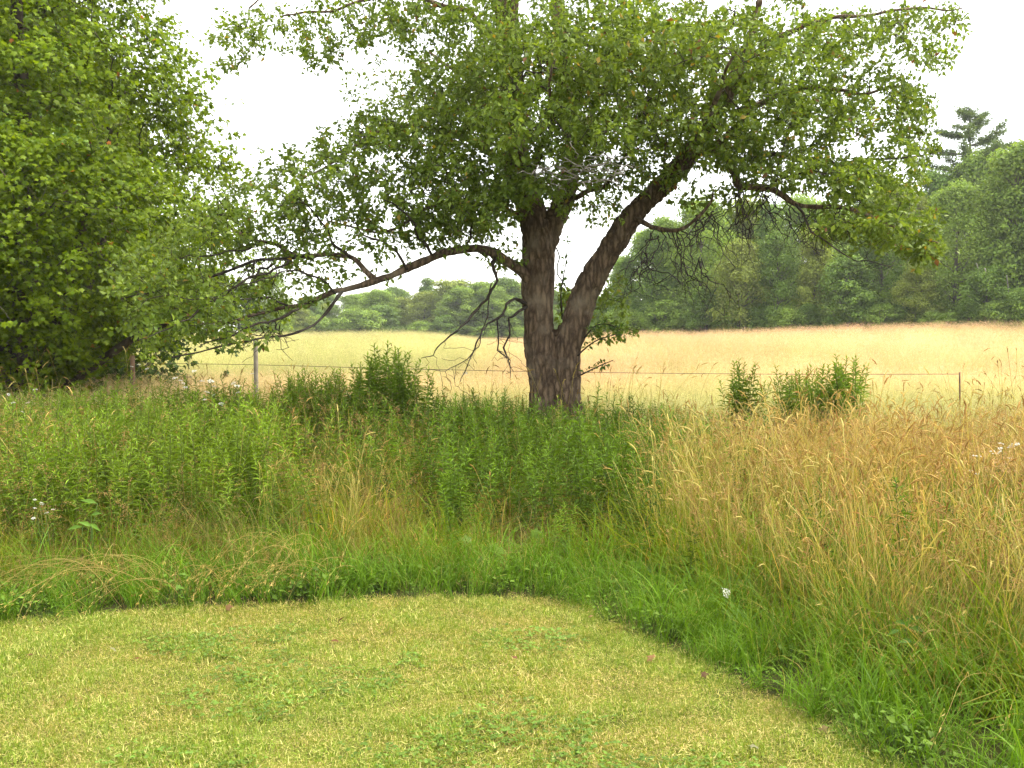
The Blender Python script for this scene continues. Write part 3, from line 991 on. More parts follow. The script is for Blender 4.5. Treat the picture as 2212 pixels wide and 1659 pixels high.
# ------------------------------------------------------------------ woodland trees
def wood_proto(seed, H, R, base, nl, nf, cA, cB, leaf=.22, shape='round', lean=0.0):
    r = np.random.default_rng(seed)
    acc = Acc()
    tl = []
    for i in range(nl):
        t = r.random() ** .85
        z = base + (H - base) * t
        if shape == 'round':
            rr = R * (np.sin(math.pi * (.12 + .86 * t)) ** .6)
        elif shape == 'spire':
            rr = R * (1 - .82 * t) ** .8 + .15
        else:
            rr = R * (1 - .5 * t) * (.8 + .2 * math.sin(7 * t))
        th = r.uniform(0, 2 * math.pi)
        rad = rr * (r.uniform(.55, .92) if r.random() < .8 else r.uniform(.1, .55))
        lr = (R * .22 + .25) * r.uniform(.65, 1.2)
        ct = np.array([rad * math.cos(th) + lean * z, rad * math.sin(th), z])
        n = int(nf * (lr / (R * .22 + .25)) ** 2)
        u = nrm(r.normal(size=(n, 3)))
        u[:, 2] = np.abs(u[:, 2]) * np.where(r.random(n) < .72, 1, -.8)
        pos = ct + u * lr * np.array([1, 1, .85]) * (r.random(n) ** .4)[:, None]
        nor = nrm(u * .8 + r.normal(size=(n, 3)) * .5 + np.array([0, 0, .5]))
        ax = nrm(np.cross(nor, r.normal(size=(n, 3))) + np.array([0, 0, -.3]))
        g = r.random(n)[:, None]
        c = (np.array(cA) * (1 - g) + np.array(cB) * g) * r.uniform(.6, 1.35)
        ln = r.uniform(.7, 1.3, n) * leaf
        V, T, C = leaves(RHOMB, pos, ax, nor, ln, ln * .75, c)
        acc.add(V, T, C)
        tl.append(ct)
    crown = mk_mesh('crown', np.concatenate(acc.V), np.concatenate(acc.T), np.concatenate(acc.C))
    crown.materials.append(M_wood_leaf)
    acc = Acc()
    c = catmull(np.array([[0, 0, -.3, H * .016 + .03], [lean * H * .3 + .1, 0, H * .35, H * .012], [lean * H * .95, 0, H * .93, .03]]), .8)
    V, T = tube(c[:, :3], c[:, 3], 7)
    acc.add(V, T, (1, 1, 1))
    for ct in tl[::3]:
        z0 = max(base * .7, ct[2] - 1.6)
        V, T = tube(np.array([[lean * z0, 0, z0], (np.array([lean * z0, 0, z0]) * .5 + ct * .5) - [0, 0, .2], ct]), [.07, .045, .015], 4)
        acc.add(V, T, (1, 1, 1))
    trunk = mk_mesh('trunk', np.concatenate(acc.V), np.concatenate(acc.T), None, True)
    trunk.materials.append(M_wood_bark)
    return crown, trunk


GA, GB = (.150, .240, .044), (.245, .340, .068)
DA, DB = (.095, .170, .034), (.175, .260, .054)
YA, YB = (.180, .235, .044), (.270, .320, .070)
PROTOS = [
    wood_proto(101, 13, 3.9, .2, 170, 130, GA, GB),
    wood_proto(102, 12, 3.4, .2, 160, 130, DA, DB),
    wood_proto(103, 14, 3.6, .2, 170, 130, GA, GB, .24, 'tall'),
    wood_proto(104, 9, 3.0, .1, 130, 130, YA, YB, .20),
    wood_proto(105, 7, 2.6, .1, 110, 130, DA, DB, .20),
    wood_proto(106, 11, 3.2, .2, 150, 130, YA, YB, .22, 'tall', .03),
    wood_proto(107, 4.2, 2.2, .0, 70, 130, GA, GB, .18),
    wood_proto(108, 12, 2.6, .3, 130, 130, DA, DB, .20, 'spire'),
]
PH = [13, 12, 14, 9, 7, 11, 4.2, 12]
rt = np.random.default_rng(9)


def wood_tree(k, px, top_py, Y, label, group=None, wid=1.0, name='woodland_tree', cat='tree'):
    x = (px - 512) / F * Y
    z0 = float(ground(x, Y))
    ztop = CAM_Z + (338 - top_py) / F * Y
    s = max(.3, (ztop - z0) / PH[k])
    root = thing(name, label, cat, (x, Y, z0), group)
    root.scale = (s * wid, s * wid, s)
    root.rotation_euler = (0, 0, rt.uniform(0, 6.28))
    for nm, me in zip(('crown', 'trunk'), PROTOS[k]):
        o = bpy.data.objects.new(nm, me)
        COL.objects.link(o)
        o.parent = root
        if nm == 'crown':
            o['kind'] = 'stuff'
    return root


ORD = 'first second third fourth fifth sixth seventh eighth ninth tenth eleventh twelfth thirteenth fourteenth fifteenth sixteenth seventeenth eighteenth nineteenth twentieth twenty-first twenty-second twenty-third twenty-fourth twenty-fifth twenty-sixth'.split()
# right-hand wood, front row: own labels; rows behind: shared
FRONT = [  # proto, px, top py, Y, width, label
    (4, 600, 300, 78, 1.2, 'low dark bush at the wood edge just right of the apple trunk'),
    (7, 622, 262, 76, 1.1, 'narrow dark tree showing in the fork between trunk and right stem'),
    (1, 652, 232, 76, 1.0, 'dark rounded tree behind the leaning right stem of the apple'),
    (0, 700, 205, 74, 1.0, 'pale green tall tree seen under the hanging dead twigs'),
    (3, 738, 246, 70, 1.0, 'light yellow green feathery tree at the wood edge under the right limb'),
    (1, 776, 236, 69, .95, 'dark green tree right of the light feathery tree'),
    (5, 812, 232, 68, .9, 'mid green leaning tree right of the pale hanging stem'),
    (4, 846, 262, 66, 1.15, 'low dark bushy tree below the right end of the apple crown'),
    (1, 880, 214, 67, 1.0, 'dark tree under the tip of the drooping right limb'),
    (3, 915, 270, 64, 1.1, 'low light green tree beside the bare birch stems'),
    (0, 955, 190, 65, 1.0, 'tall green tree below the lone pine'),
    (4, 985, 272, 61, 1.2, 'low rounded dark tree in front of the tall trees at the right'),
    (2, 1012, 152, 63, 1.1, 'tallest broad green tree at the right edge of the photo'),
    (1, 1050, 176, 62, 1.1, 'dark tree cut by the right edge of the photo'),
]
for k, px, ty, Y, w, lab in FRONT:
    wood_tree(k, px, ty, Y, lab, 'front row trees of the right wood', w)
for i in range(13):
    px = 640 + i * 33 + rt.uniform(-8, 8)
    ty = np.interp(px, [600, 650, 700, 760, 830, 900, 960, 1020], [250, 226, 200, 204, 208, 196, 168, 150]) + rt.uniform(-6, 10)
    wood_tree([0, 2, 1, 5, 7][i % 5], px, ty, 80 + rt.uniform(-2, 6), ORD[i] + ' tall crown from the left in the second row of the right wood', 'second row trees of the right wood')
for i in range(9):
    px = 620 + i * 48
    ty = np.interp(px, [600, 700, 800, 900, 1020], [262, 222, 214, 208, 166]) + rt.uniform(-4, 8)
    wood_tree([2, 0, 1][i % 3], px, ty, 96 + rt.uniform(-3, 6), ORD[i] + ' crown from the left deep at the back of the right wood', 'deep trees of the right wood', 1.2)
for i in range(26):
    px = 596 + i * 17.5 + rt.uniform(-6, 6)
    Y = np.interp(px, [590, 1040], [76, 58]) + rt.uniform(-1, 2)
    wood_tree(6 if i % 3 else 4, px, 338 - rt.uniform(22, 48), Y, 'leafy bush along the foot of the right wood', 'bushes along the foot of the right wood', 1.25, 'woodland_bush', 'bush')
# far tree line left of the trunk
for i in range(24):
    px = 262 + i * 14.2 + rt.uniform(-6, 6)
    ty = np.interp(px, [260, 320, 360, 400, 430, 470, 500, 540, 600], [304, 298, 289, 291, 281, 285, 279, 285, 283]) + rt.uniform(-2, 13)
    wood_tree([0, 5, 3, 2, 7, 1, 0, 3][(i * 5) % 8], px, ty, 150 + rt.uniform(-8, 8), ORD[i] + ' tree from the left in the front of the far hazy tree line', 'far tree line beyond the left field', rt.uniform(1.3, 1.9))
for i in range(14):
    px = 258 + i * 24 + rt.uniform(-5, 5)
    wood_tree([2, 0, 1][i % 3], px, np.interp(px, [260, 400, 600], [303, 290, 287]) + rt.uniform(-3, 8), 172 + rt.uniform(-6, 8), ORD[i] + ' crown from the left at the back of the far tree line', 'back of the far tree line', 1.6)
for i in range(18):
    px = 262 + i * 18 + rt.uniform(-7, 7)
    wood_tree([6, 4, 6][i % 3], px, 338 - rt.uniform(6, 30), 143 + rt.uniform(-3, 4), 'bush along the foot of the far tree line', 'bushes along the foot of the far tree line', rt.uniform(1.1, 1.9), 'far_bush', 'bush')
# trees left of the frame's field: close the view behind the maple
for i in range(8):
    px = 60 + i * 30
    wood_tree([1, 0, 4][i % 3], px, 285 - rt.uniform(0, 20), 95 + rt.uniform(-4, 6), ORD[i] + ' distant tree from the left glimpsed behind the maple and low apple limbs', 'trees behind the maple', 1.2)


def build_pine():
    r = np.random.default_rng(4)
    Y = 86.0
    x = (966 - 512) / F * Y
    z0 = float(ground(x, Y))
    top = CAM_Z + (338 - 113) / F * Y
    H = top - z0
    root = thing('pine_tree', 'tall ragged white pine standing above the wood at the right', 'tree', (x, Y, z0))
    c = catmull(np.array([[0, 0, -.3, .30], [.1, 0, H * .5, .2], [-.1, 0, H, .03]]), .8)
    V, T = tube(c[:, :3], c[:, 3], 8)
    link('trunk', mk_mesh('trunk', V, T, None, True), M_wood_bark, root)
    br, fo = Acc(), Acc()
    z = H - .3
    while z > H * .35:
        f = (H - z)
        nb = r.integers(3, 6)
        for k in range(nb):
            th = r.uniform(0, 2 * math.pi)
            L = min(5.2, .8 + .85 * f) * r.uniform(.5, 1.2)
            d = np.array([math.cos(th), math.sin(th), 0])
            P = np.array([[0, 0, z], d * L * .5 + [0, 0, z + .05 * L], d * L + [0, 0, z + .22 * L + r.normal() * .1]])
            cc = catmull(np.hstack([P, [[.05], [.035], [.012]]]), .3)
            V, T = tube(cc[:, :3], cc[:, 3], 4)
            br.add(V, T, (1, 1, 1))
            n = int(105 * L)
            t = r.uniform(.3, 1.05, n)
            idx = np.clip((t * (len(cc) - 1)).astype(int), 0, len(cc) - 1)
            side = np.cross(d, [0, 0, 1])
            pos = cc[idx, :3] + side * (r.normal(size=n) * .30 * (1.15 - t * .5))[:, None] + np.array([0, 0, 1]) * (r.normal(size=n) * .10 + .06)[:, None]
            ax = nrm(r.normal(size=(n, 3)) + d * .8 + np.array([0, 0, .4]))
            up = nrm(r.normal(size=(n, 3)) * .5 + np.array([0, 0, 1.0]))
            g = r.random(n)[:, None]
            col = np.array([.08, .13, .045]) * (1 - g) + np.array([.14, .195, .07]) * g
            V, T, C = leaves(RHOMB, pos, ax, up, r.uniform(.22, .38, n), .075, col)
            fo.add(V, T, C)
        z -= r.uniform(.45, .95)
    link('branches', mk_mesh('branches', np.concatenate(br.V), np.concatenate(br.T)), M_wood_bark, root, 'stuff')
    link('needles', fo.mesh('needles'), M_wood_leaf, root, 'stuff')


build_pine()

# slim pale stems at the wood's edge
for (rows, lab) in (
    ([(2085, 585, 63, 2.2), (2092, 610, 63, 2.0), (2100, 635, 63, 2), (2108, 655, 63, 2.2)], 'slim pale birch stem leaning at the edge of the right wood'),
    ([(2130, 600, 62.5, 1.6), (2133, 625, 62.5, 1.6), (2134, 655, 62.5, 1.8)], 'thin straight pale stem right of the leaning birch'),
    ([(2068, 575, 63.5, 1.6), (2080, 610, 63.5, 1.6), (2090, 640, 63.5, 1.8)], 'thin grey stem crossing left of the leaning birch'),
):
    w = vline(rows)
    w[:, 1] -= 2.6
    w[:, 3] *= .55
    w = np.vstack([w, [w[-1, 0], w[-1, 1], float(ground(w[-1, 0], w[-1, 1])) - .1, w[-1, 3]]])
    c = catmull(w, .3)
    o_ = c[-1, :3].copy()
    V, T = tube(c[:, :3] - o_, c[:, 3], 6, True, .05)
    root = thing('pale_sapling', lab, 'tree', tuple(o_), 'slim bare stems at the wood edge')
    link('trunk', mk_mesh('trunk', V, T, None, True), M_birch, root)


wood_tree(1, -8, -60, 26, 'tall dark tree standing close behind the maple at the left edge', 'trees close behind the maple')
wood_tree(0, 62, 20, 27, 'green tree filling the gaps behind the middle of the maple', 'trees close behind the maple', .85)
wood_tree(3, 118, 128, 26, 'smaller tree behind the right half of the maple', 'trees close behind the maple', .8)

# ------------------------------------------------------------------ fence
def build_fence():
    root = thing('wire_fence', 'single wire fence on thin posts running behind the apple tree', 'fence', (0, 15.5, float(ground(0, 15.5))))
    o = np.array(root.location)
    P = []
    for vx, vy, Y in ((-60, 778, 18), (284, 784, 17.2), (552, 788, 16.6), (800, 795, 16.2), (930, 798, 16.0), (1180, 803, 15.6), (1500, 807, 15.2), (1800, 808.5, 14.9), (2072, 808, 14.6)):
        P.append([*atv(vx, vy, Y), .0042])
    c = catmull(np.array(P), .5)
    V, T = tube(c[:, :3] - o, c[:, 3], 5)
    link('wire', mk_mesh('wire', V, T, None, True), M_wire, root)
    for (vx, vtop, Y, rad, mat, lean, label) in ((552, 733, 16.5, .038, M_post, 0, 'pale weathered wooden post'), (286, 768, 17.2, .04, M_post_brown, 0, 'brown wooden post'), (2073, 804, 14.6, .012, M_post_brown, .03, 'thin dark metal post'), (-40, 765, 18, .05, M_post, 0, None)):
        t = atv(vx, vtop, Y)
        b = np.array([t[0] + lean, t[1], float(ground(t[0], t[1])) - .2])
        c = catmull(np.array([[*b, rad * 1.05], [*((t + b) / 2), rad], [*t, rad * .95]]), .15)
        V, T = tube(c[:, :3] - o, c[:, 3], 9, True, .08)
        p = link('post', mk_mesh('post', V, T, None, True), mat, root)
        if label:
            p['label'] = label
    return root


build_fence()


# ------------------------------------------------------------------ grass and weed source clumps
def blades(r, n, spread, L, w, phi0, phi1, cA, cB, seg=5, tipcol=None, base=None):
    """n arching ribbons -> V,T,C"""
    th = r.uniform(0, 2 * math.pi, n)
    bx = r.normal(size=(n, 2)) * spread
    if base is not None:
        bx = bx + base
    Ln = L * r.uniform(.55, 1.15, n)
    wd = w * r.uniform(.7, 1.25, n)
    p0 = np.abs(r.normal(size=n)) * phi0
    p1 = phi1 * r.uniform(.3, 1.3, n)
    t = np.linspace(0, 1, seg)
    phi = p0[:, None] + p1[:, None] * t[None] ** 1.4
    ds = Ln[:, None] / (seg - 1)
    h = np.concatenate([np.zeros((n, 1)), np.cumsum(np.sin(phi[:, :-1]) * ds, 1)], 1)
    z = np.concatenate([np.zeros((n, 1)), np.cumsum(np.cos(phi[:, :-1]) * ds, 1)], 1)
    z = np.maximum(z, .01)
    ctr = np.stack([bx[:, :1] + h * np.cos(th)[:, None], bx[:, 1:] + h * np.sin(th)[:, None], z], -1)
    tw = th + math.pi / 2 + r.normal(size=n) * .5
    sd = np.stack([np.cos(tw), np.sin(tw), np.zeros(n)], -1)
    ww = wd[:, None] * np.clip((1 - t) ** .6, .03, 1)[None] * np.where(t < .05, .7, 1)[None]
    Lf = ctr - sd[:, None] * ww[..., None] * .5
    Rt = ctr + sd[:, None] * ww[..., None] * .5
    V = np.stack([Lf, Rt], 2).reshape(-1, 3)
    tt = []
    for i in range(seg - 1):
        a = 2 * i
        tt += [[a, a + 1, a + 3], [a, a + 3, a + 2]]
    T = (np.array(tt)[None] + (np.arange(n) * seg * 2)[:, None, None]).reshape(-1, 3)
    g = r.random(n)[:, None, None]
    c = np.array(cA) * (1 - g) + np.array(cB) * g
    if tipcol is None:
        cc = np.broadcast_to(c, (n, seg, 3)).copy()
    else:
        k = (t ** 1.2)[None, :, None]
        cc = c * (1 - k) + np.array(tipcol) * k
    C = np.repeat(cc, 2, 1).reshape(-1, 3)
    return V, T, C, ctr, phi, th


def heads(acc, r, ctr, phi, th, length, rad, cA, cB, loose=0):
    """seed heads at stalk ends"""
    for i in range(len(ctr)):
        if loose == 0 and r.random() < .35:
            continue
        e = ctr[i, -1]
        L = length * r.uniform(.6, 1.3)
        p = phi[i, -1]
        pts = [e - nrm(e - ctr[i, -2]) * .01]
        for k in range(3):
            p2 = min(p + .22 * k, 2.4)
            pts.append(pts[-1] + np.array([math.sin(p2) * math.cos(th[i]), math.sin(p2) * math.sin(th[i]), math.cos(p2)]) * L / 3)
        g = r.random()
        c = np.array(cA) * (1 - g) + np.array(cB) * g
        rr = rad * r.uniform(.7, 1.2)
        if loose == 0:
            V, T = tube(np.array(pts), [rr * .5, rr, rr * .9, rr * .2], 4, False)
            acc.add(V, T, c)
        n = 10 if loose == 0 else loose
        t = r.random(n) * (len(pts) - 1)
        i0 = np.minimum(t.astype(int), len(pts) - 2)
        P = np.array(pts)
        pos = P[i0] + (P[i0 + 1] - P[i0]) * (t - i0)[:, None]
        d = nrm(P[i0 + 1] - P[i0])
        a = nrm(r.normal(size=(n, 3)) * (.5 if loose == 0 else .9) + d)
        if loose:
            pos = pos + nrm(np.cross(d, r.normal(size=(n, 3)))) * (r.random(n) * .035)[:, None]
        V, T, C = leaves(RHOMB, pos, a, r.normal(size=(n, 3)), r.uniform(.010, .022, n), .005, c * r.uniform(.8, 1.2, (n, 1)))
        acc.add(V, T, C)


def src_coll(name, meshes):
    c = bpy.data.collections.new(name)
    for i, me in enumerate(meshes):
        o = bpy.data.objects.new(name, me)
        me.materials.clear()
        me.materials.append(M_grass_i)
        c.objects.link(o)
    return c


G1, G2 = (.090, .160, .010), (.170, .240, .018)
STRAW1, STRAW2 = (.42, .30, .085), (.60, .46, .17)
RUST1, RUST2 = (.33, .19, .055), (.48, .31, .11)


def m_green(seed, L=.55, n=18, w=.0075, ph=1.7):
    r = np.random.default_rng(seed)
    a = Acc()
    V, T, C, *_ = blades(r, n, .06, L, w, .28, ph, G1, G2, 6)
    a.add(V, T, C)
    V, T, C, *_ = blades(r, 4, .07, L * .8, .005, .5, 1.6, STRAW1, STRAW2, 5)
    a.add(V, T, C)
    return a.mesh('green_tuft')


def m_stalk(seed, L=1.0, n=9, headc=(STRAW1, STRAW2), curve=.5, rad=.0046, hl=.085):
    r = np.random.default_rng(seed)
    a = Acc()
    V, T, C, ctr, phi, th = blades(r, n, .08, L, .0032, .10, curve, (.17, .19, .026), (.34, .26, .055), 6, tipcol=(.48, .37, .125))
    w_ = V.reshape(-1, 2, 3)
    mid = w_.mean(1, keepdims=True)
    w_[:] = mid + nrm(w_ - mid) * .0017
    a.add(V, T, C)
    heads(a, r, ctr, phi, th, hl, rad, *headc)
    V, T, C, *_ = blades(r, 9, .09, L * .62, .006, .22, 1.3, (.09, .155, .02), (.20, .20, .045), 5)
    a.add(V, T, C)
    V, T, C, *_ = blades(r, 6, .09, L * .55, .006, .6, 2.0, STRAW1, STRAW2, 5)
    a.add(V, T, C)
    return a.mesh('stalk_tuft')


def m_fuzzy(seed, L=.8, n=10):
    r = np.random.default_rng(seed)
    a = Acc()
    V, T, C, ctr, phi, th = blades(r, n, .11, L, .003, .16, .7, (.20, .16, .045), (.32, .21, .08), 6)
    w_ = V.reshape(-1, 2, 3)
    mid = w_.mean(1, keepdims=True)
    w_[:] = mid + nrm(w_ - mid) * .0014
    a.add(V, T, C)
    heads(a, r, ctr, phi, th, .17, .003, (.34, .20, .09), (.46, .31, .15), loose=26)
    V, T, C, *_ = blades(r, 8, .10, L * .6, .005, .3, 1.6, (.10, .13, .022), (.26, .19, .06), 5)
    a.add(V, T, C)
    return a.mesh('fuzzy_tuft')


def m_straw(seed):
    r = np.random.default_rng(seed)
    a = Acc()
    V, T, C, *_ = blades(r, 26, .10, .6, .006, .6, 1.9, STRAW1, STRAW2, 6)
    a.add(V, T, C)
    V, T, C, *_ = blades(r, 12, .10, .5, .006, .5, 1.6, RUST1, RUST2, 6)
    a.add(V, T, C)
    V, T, C, *_ = blades(r, 16, .10, .55, .007, .5, 1.7, (.15, .17, .022), (.26, .25, .05), 6)
    a.add(V, T, C)
    return a.mesh('straw_tuft')


def m_goldenrod(seed, H=1.0, nl=40, ll=.115, wide=.022, tone=1.0):
    r = np.random.default_rng(seed)
    a = Acc()
    lean = r.normal(size=2) * .08
    bend = r.normal(size=2) * .07
    ts = np.linspace(0, 1, 7)
    P = np.stack([lean[0] * ts * H + bend[0] * ts ** 2 * H, lean[1] * ts * H + bend[1] * ts ** 2 * H, ts * H], -1)
    V, T = tube(P, .0045 * (1 - .7 * ts) + .0008, 4)
    a.add(V, T, np.array([.10, .125, .03]) * tone)
    t = np.linspace(.12, .995, nl) ** .85
    az = np.arange(nl) * 2.39996 + r.uniform(0, 6)
    pos = np.stack([np.interp(t, ts, P[:, k]) for k in range(3)], -1)
    el = np.interp(t, [0, .8, 1], [-.15, .25, 1.0]) + r.normal(size=nl) * .2
    ax = np.stack([np.cos(az) * np.cos(el), np.sin(az) * np.cos(el), np.sin(el)], -1)
    ln = ll * np.interp(t, [0, .4, .8, 1], [.7, 1.1, .85, .38]) * r.uniform(.8, 1.2, nl)
    up = np.array([0, 0, 1.0]) + r.normal(size=(nl, 3)) * .25 + np.stack([np.cos(az), np.sin(az), 0 * az], -1) * .2
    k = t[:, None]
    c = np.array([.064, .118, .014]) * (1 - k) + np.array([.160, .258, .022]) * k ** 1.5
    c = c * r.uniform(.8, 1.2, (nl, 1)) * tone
    old = (t < .3) & (r.random(nl) < .35)
    c[old] = np.array([.16, .12, .04])
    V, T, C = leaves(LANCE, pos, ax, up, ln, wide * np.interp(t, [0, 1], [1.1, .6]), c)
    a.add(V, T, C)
    return a.mesh('goldenrod_stem')


def m_herb(seed, n=26, h=.10, ll=.03):
    r = np.random.default_rng(seed)
    a = Acc()
    pos = np.stack([r.normal(size=n) * .08, r.normal(size=n) * .08, r.random(n) * h + .03], -1)
    ax = nrm(r.normal(size=(n, 3)) * [1, 1, .35])
    up = np.array([0, 0, 1.0]) + r.normal(size=(n, 3)) * .35
    g = r.random((n, 1))
    c = np.array([.085, .150, .016]) * (1 - g) + np.array([.15, .23, .026]) * g
    ln = ll * r.uniform(.6, 1.25, n)
    V, T, C = leaves(LANCE, pos, ax, up, ln, ln * .62, c)
    a.add(V, T, C)
    A = pos * [0.3, .3, 0]
    V, T = prisms(A, pos, np.full(n, .0013), np.full(n, .001), 3)
    a.add(V, T, (.07, .10, .03))
    return a.mesh('herb')


def m_lawn(seed, n=60, L=.036):
    r = np.random.default_rng(seed)
    a = Acc()
    V, T, C, *_ = blades(r, int(n * .62), .045, L, .0032, .7, 1.4, (.13, .185, .024), (.21, .26, .040), 4)
    a.add(V, T, C)
    V, T, C, *_ = blades(r, int(n * .38), .045, L * .85, .0030, .9, 1.3, (.42, .36, .15), (.56, .49, .25), 4)
    a.add(V, T, C)
    return a.mesh('lawn_tuft')


def m_clover(seed):
    r = np.random.default_rng(seed)
    a = Acc()
    n = 14
    pos = np.stack([r.normal(size=n) * .05, r.normal(size=n) * .05, r.uniform(.012, .035, n)], -1)
    for k in range(3):
        th = r.uniform(0, 6.28, n) + k * 2.09
        ax = np.stack([np.cos(th), np.sin(th), np.full(n, .1)], -1)
        c = np.array([.12, .20, .032]) * r.uniform(.8, 1.3, (n, 1))
        V, T, C = leaves(RHOMB, pos, ax, np.array([0, 0, 1.0]) + r.normal(size=(n, 3)) * .2, .017, .015, c)
        a.add(V, T, C)
    return a.mesh('clover')


def m_field(seed, L=.80, n=34):
    r = np.random.default_rng(seed)
    a = Acc()
    V, T, C, ctr, phi, th = blades(r, n, .22, L, .0045, .14, .55, (.46, .39, .16), (.60, .49, .23), 5)
    a.add(V, T, C)
    heads(a, r, ctr, phi, th, .14, .004, (.66, .48, .28), (.78, .60, .36), loose=9)
    V, T, C, *_ = blades(r, 26, .22, L * .75, .008, .25, 1.2, (.38, .37, .15), (.54, .48, .24), 4)
    a.add(V, T, C)
    return a.mesh('field_tuft')


def m_lush(seed):
    r = np.random.default_rng(seed)
    a = Acc()
    V, T, C, *_ = blades(r, 22, .05, .48, .009, .35, 2.3, (.075, .165, .008), (.14, .245, .016), 7)
    a.add(V, T, C)
    return a.mesh('lush_tuft')


SRC = {
    'lush': src_coll('lush_grass_tuft', [m_lush(210 + i) for i in range(6)]),
    'green': src_coll('green_grass_tuft', [m_green(200 + i, .5 + .05 * (i % 3), 18) for i in range(6)]),
    'stalk': src_coll('seed_stalk_tuft', [m_stalk(220 + i, .95 + .05 * (i % 4), 9, ((STRAW1, STRAW2) if i % 2 else (RUST1, RUST2)), .35 + .25 * (i % 4)) for i in range(9)]),
    'fuzzy': src_coll('fuzzy_grass_tuft', [m_fuzzy(240 + i) for i in range(5)]),
    'straw': src_coll('dry_straw_tuft', [m_straw(260 + i) for i in range(5)]),
    'golden': src_coll('goldenrod_stalk', [m_goldenrod(280 + i) for i in range(9)]),
    'herb': src_coll('low_herb', [m_herb(300 + i, 30 + 3 * i, .08 + .02 * i, .026 + .005 * i) for i in range(5)]),
    'lawn': src_coll('lawn_grass_tuft', [m_lawn(320 + i) for i in range(7)]),
    'clover': src_coll('clover_patch', [m_clover(340 + i) for i in range(3)]),
    'field': src_coll('field_grass_tuft', [m_field(360 + i) for i in range(6)]),
}


def scatter(name, key, x, y, scl, tint, label=None, tilt=.12, zscl=None, seed=1, dz=0.0):
    """one stuff object: a point mesh instancing the sources through geometry nodes"""
    r = np.random.default_rng(seed)
    n = len(x)
    z = ground(x, y) + dz
    me = bpy.data.meshes.new(name)
    me.vertices.add(n)
    me.vertices.foreach_set('co', np.stack([x, y, z], -1).astype(np.float32).ravel())

    def attr(nm, typ, arr, fld):
        a = me.attributes.new(nm, typ, 'POINT')
        a.data.foreach_set(fld, np.ascontiguousarray(arr, dtype=np.float32 if typ != 'INT' else np.int32).ravel())
    rot = np.stack([r.normal(size=n) * tilt, r.normal(size=n) * tilt, r.uniform(0, 2 * math.pi, n)], -1)
    attr('rot', 'FLOAT_VECTOR', rot, 'vector')
    scl = np.broadcast_to(scl, (n,))
    zs = scl if zscl is None else np.broadcast_to(zscl, (n,))
    attr('scl', 'FLOAT_VECTOR', np.stack([scl, scl, zs], -1), 'vector')
    c = SRC[key]
    attr('pick', 'INT', r.integers(0, len(c.objects), n), 'value')
    tc = np.ones((n, 4))
    tc[:, :3] = tint
    attr('tint', 'FLOAT_COLOR', tc, 'color')
    o = link(name, me, None, None, 'stuff')
    if label:
        o['label'] = label
        o['category'] = 'grass' if 'grass' in name or 'lawn' in name else 'plants'
    g = bpy.data.node_groups.new('scatter', 'GeometryNodeTree')
    g.interface.new_socket('Geometry', in_out='INPUT', socket_type='NodeSocketGeometry')
    g.interface.new_socket('Geometry', in_out='OUTPUT', socket_type='NodeSocketGeometry')
    gi, go = g.nodes.new('NodeGroupInput'), g.nodes.new('NodeGroupOutput')
    ip = g.nodes.new('GeometryNodeInstanceOnPoints')
    ci = g.nodes.new('GeometryNodeCollectionInfo')
    ci.inputs['Collection'].default_value = c
    ci.inputs['Separate Children'].default_value = True
    ci.inputs['Reset Children'].default_value = True

    def na(nm, t):
        q = g.nodes.new('GeometryNodeInputNamedAttribute')
        q.data_type = t
        q.inputs['Name'].default_value = nm
        return q.outputs['Attribute']
    e2r = g.nodes.new('FunctionNodeEulerToRotation')
    g.links.new(gi.outputs[0], ip.inputs['Points'])
    g.links.new(ci.outputs[0], ip.inputs['Instance'])
    ip.inputs['Pick Instance'].default_value = True
    g.links.new(na('pick', 'INT'), ip.inputs['Instance Index'])
    g.links.new(na('rot', 'FLOAT_VECTOR'), e2r.inputs[0])
    g.links.new(e2r.outputs[0], ip.inputs['Rotation'])
    g.links.new(na('scl', 'FLOAT_VECTOR'), ip.inputs['Scale'])
    g.links.new(ip.outputs[0], go.inputs[0])
    md = o.modifiers.new('scatter', 'NODES')
    md.node_group = g
    return o


def rand_area(r, n_m2, y0, y1, margin=1.2, k=.56):
    """points in the view's trapezium with a side margin"""
    area = (k * (y1 * y1 - y0 * y0)) + 2 * margin * (y1 - y0)
    n = int(area * n_m2)
    # sample y with density ~ width
    yy = r.uniform(y0, y1, n * 3)
    keep = r.random(n * 3) < (2 * k * yy + 2 * margin) / (2 * k * y1 + 2 * margin)
    yy = yy[keep][:n]
    xx = r.uniform(-1, 1, len(yy)) * (k * yy + margin)
    return xx, yy


def pxof(x, y):
    return 512 + F * x / y


def clumpy(x, y, s, seed):
    return noise2(x, y, s, seed, 3)


# --- lawn
r = np.random.default_rng(600)
x, y = rand_area(r, 620, 3.2, 6.6, .9)
d = edge_dist(x, y)
k = d < .05
x, y = x[k], y[k]
a = clumpy(x, y, 1.3, 70)
b = clumpy(x, y, 6.5, 80)
g = sstep(.36, .66, .35 * a + .65 * b)[:, None]
tint = np.array([1.24, 1.10, 1.0]) * (1 - g) + np.array([1.0, 1.10, .76]) * g
tint = tint * r.uniform(.82, 1.18, (len(x), 1))
scatter('lawn_grass', 'lawn', x, y, r.uniform(.75, 1.25, len(x)) * (.85 + .5 * sstep(.5, .7, b)), tint, 'short mown lawn with straw coloured and green patches', .1, None, 1)
x, y = rand_area(r, 60, 3.2, 6.4, .9)
k = (edge_dist(x, y) < -.02) & (clumpy(x, y, 1.7, 90) > .60)
x, y = x[k], y[k]
scatter('lawn_clover', 'clover', x, y, r.uniform(.7, 1.3, len(x)), np.ones(3) * r.uniform(.8, 1.3, (len(x), 1)), 'clover and creeping weeds growing through the lawn', .1, None, 2)
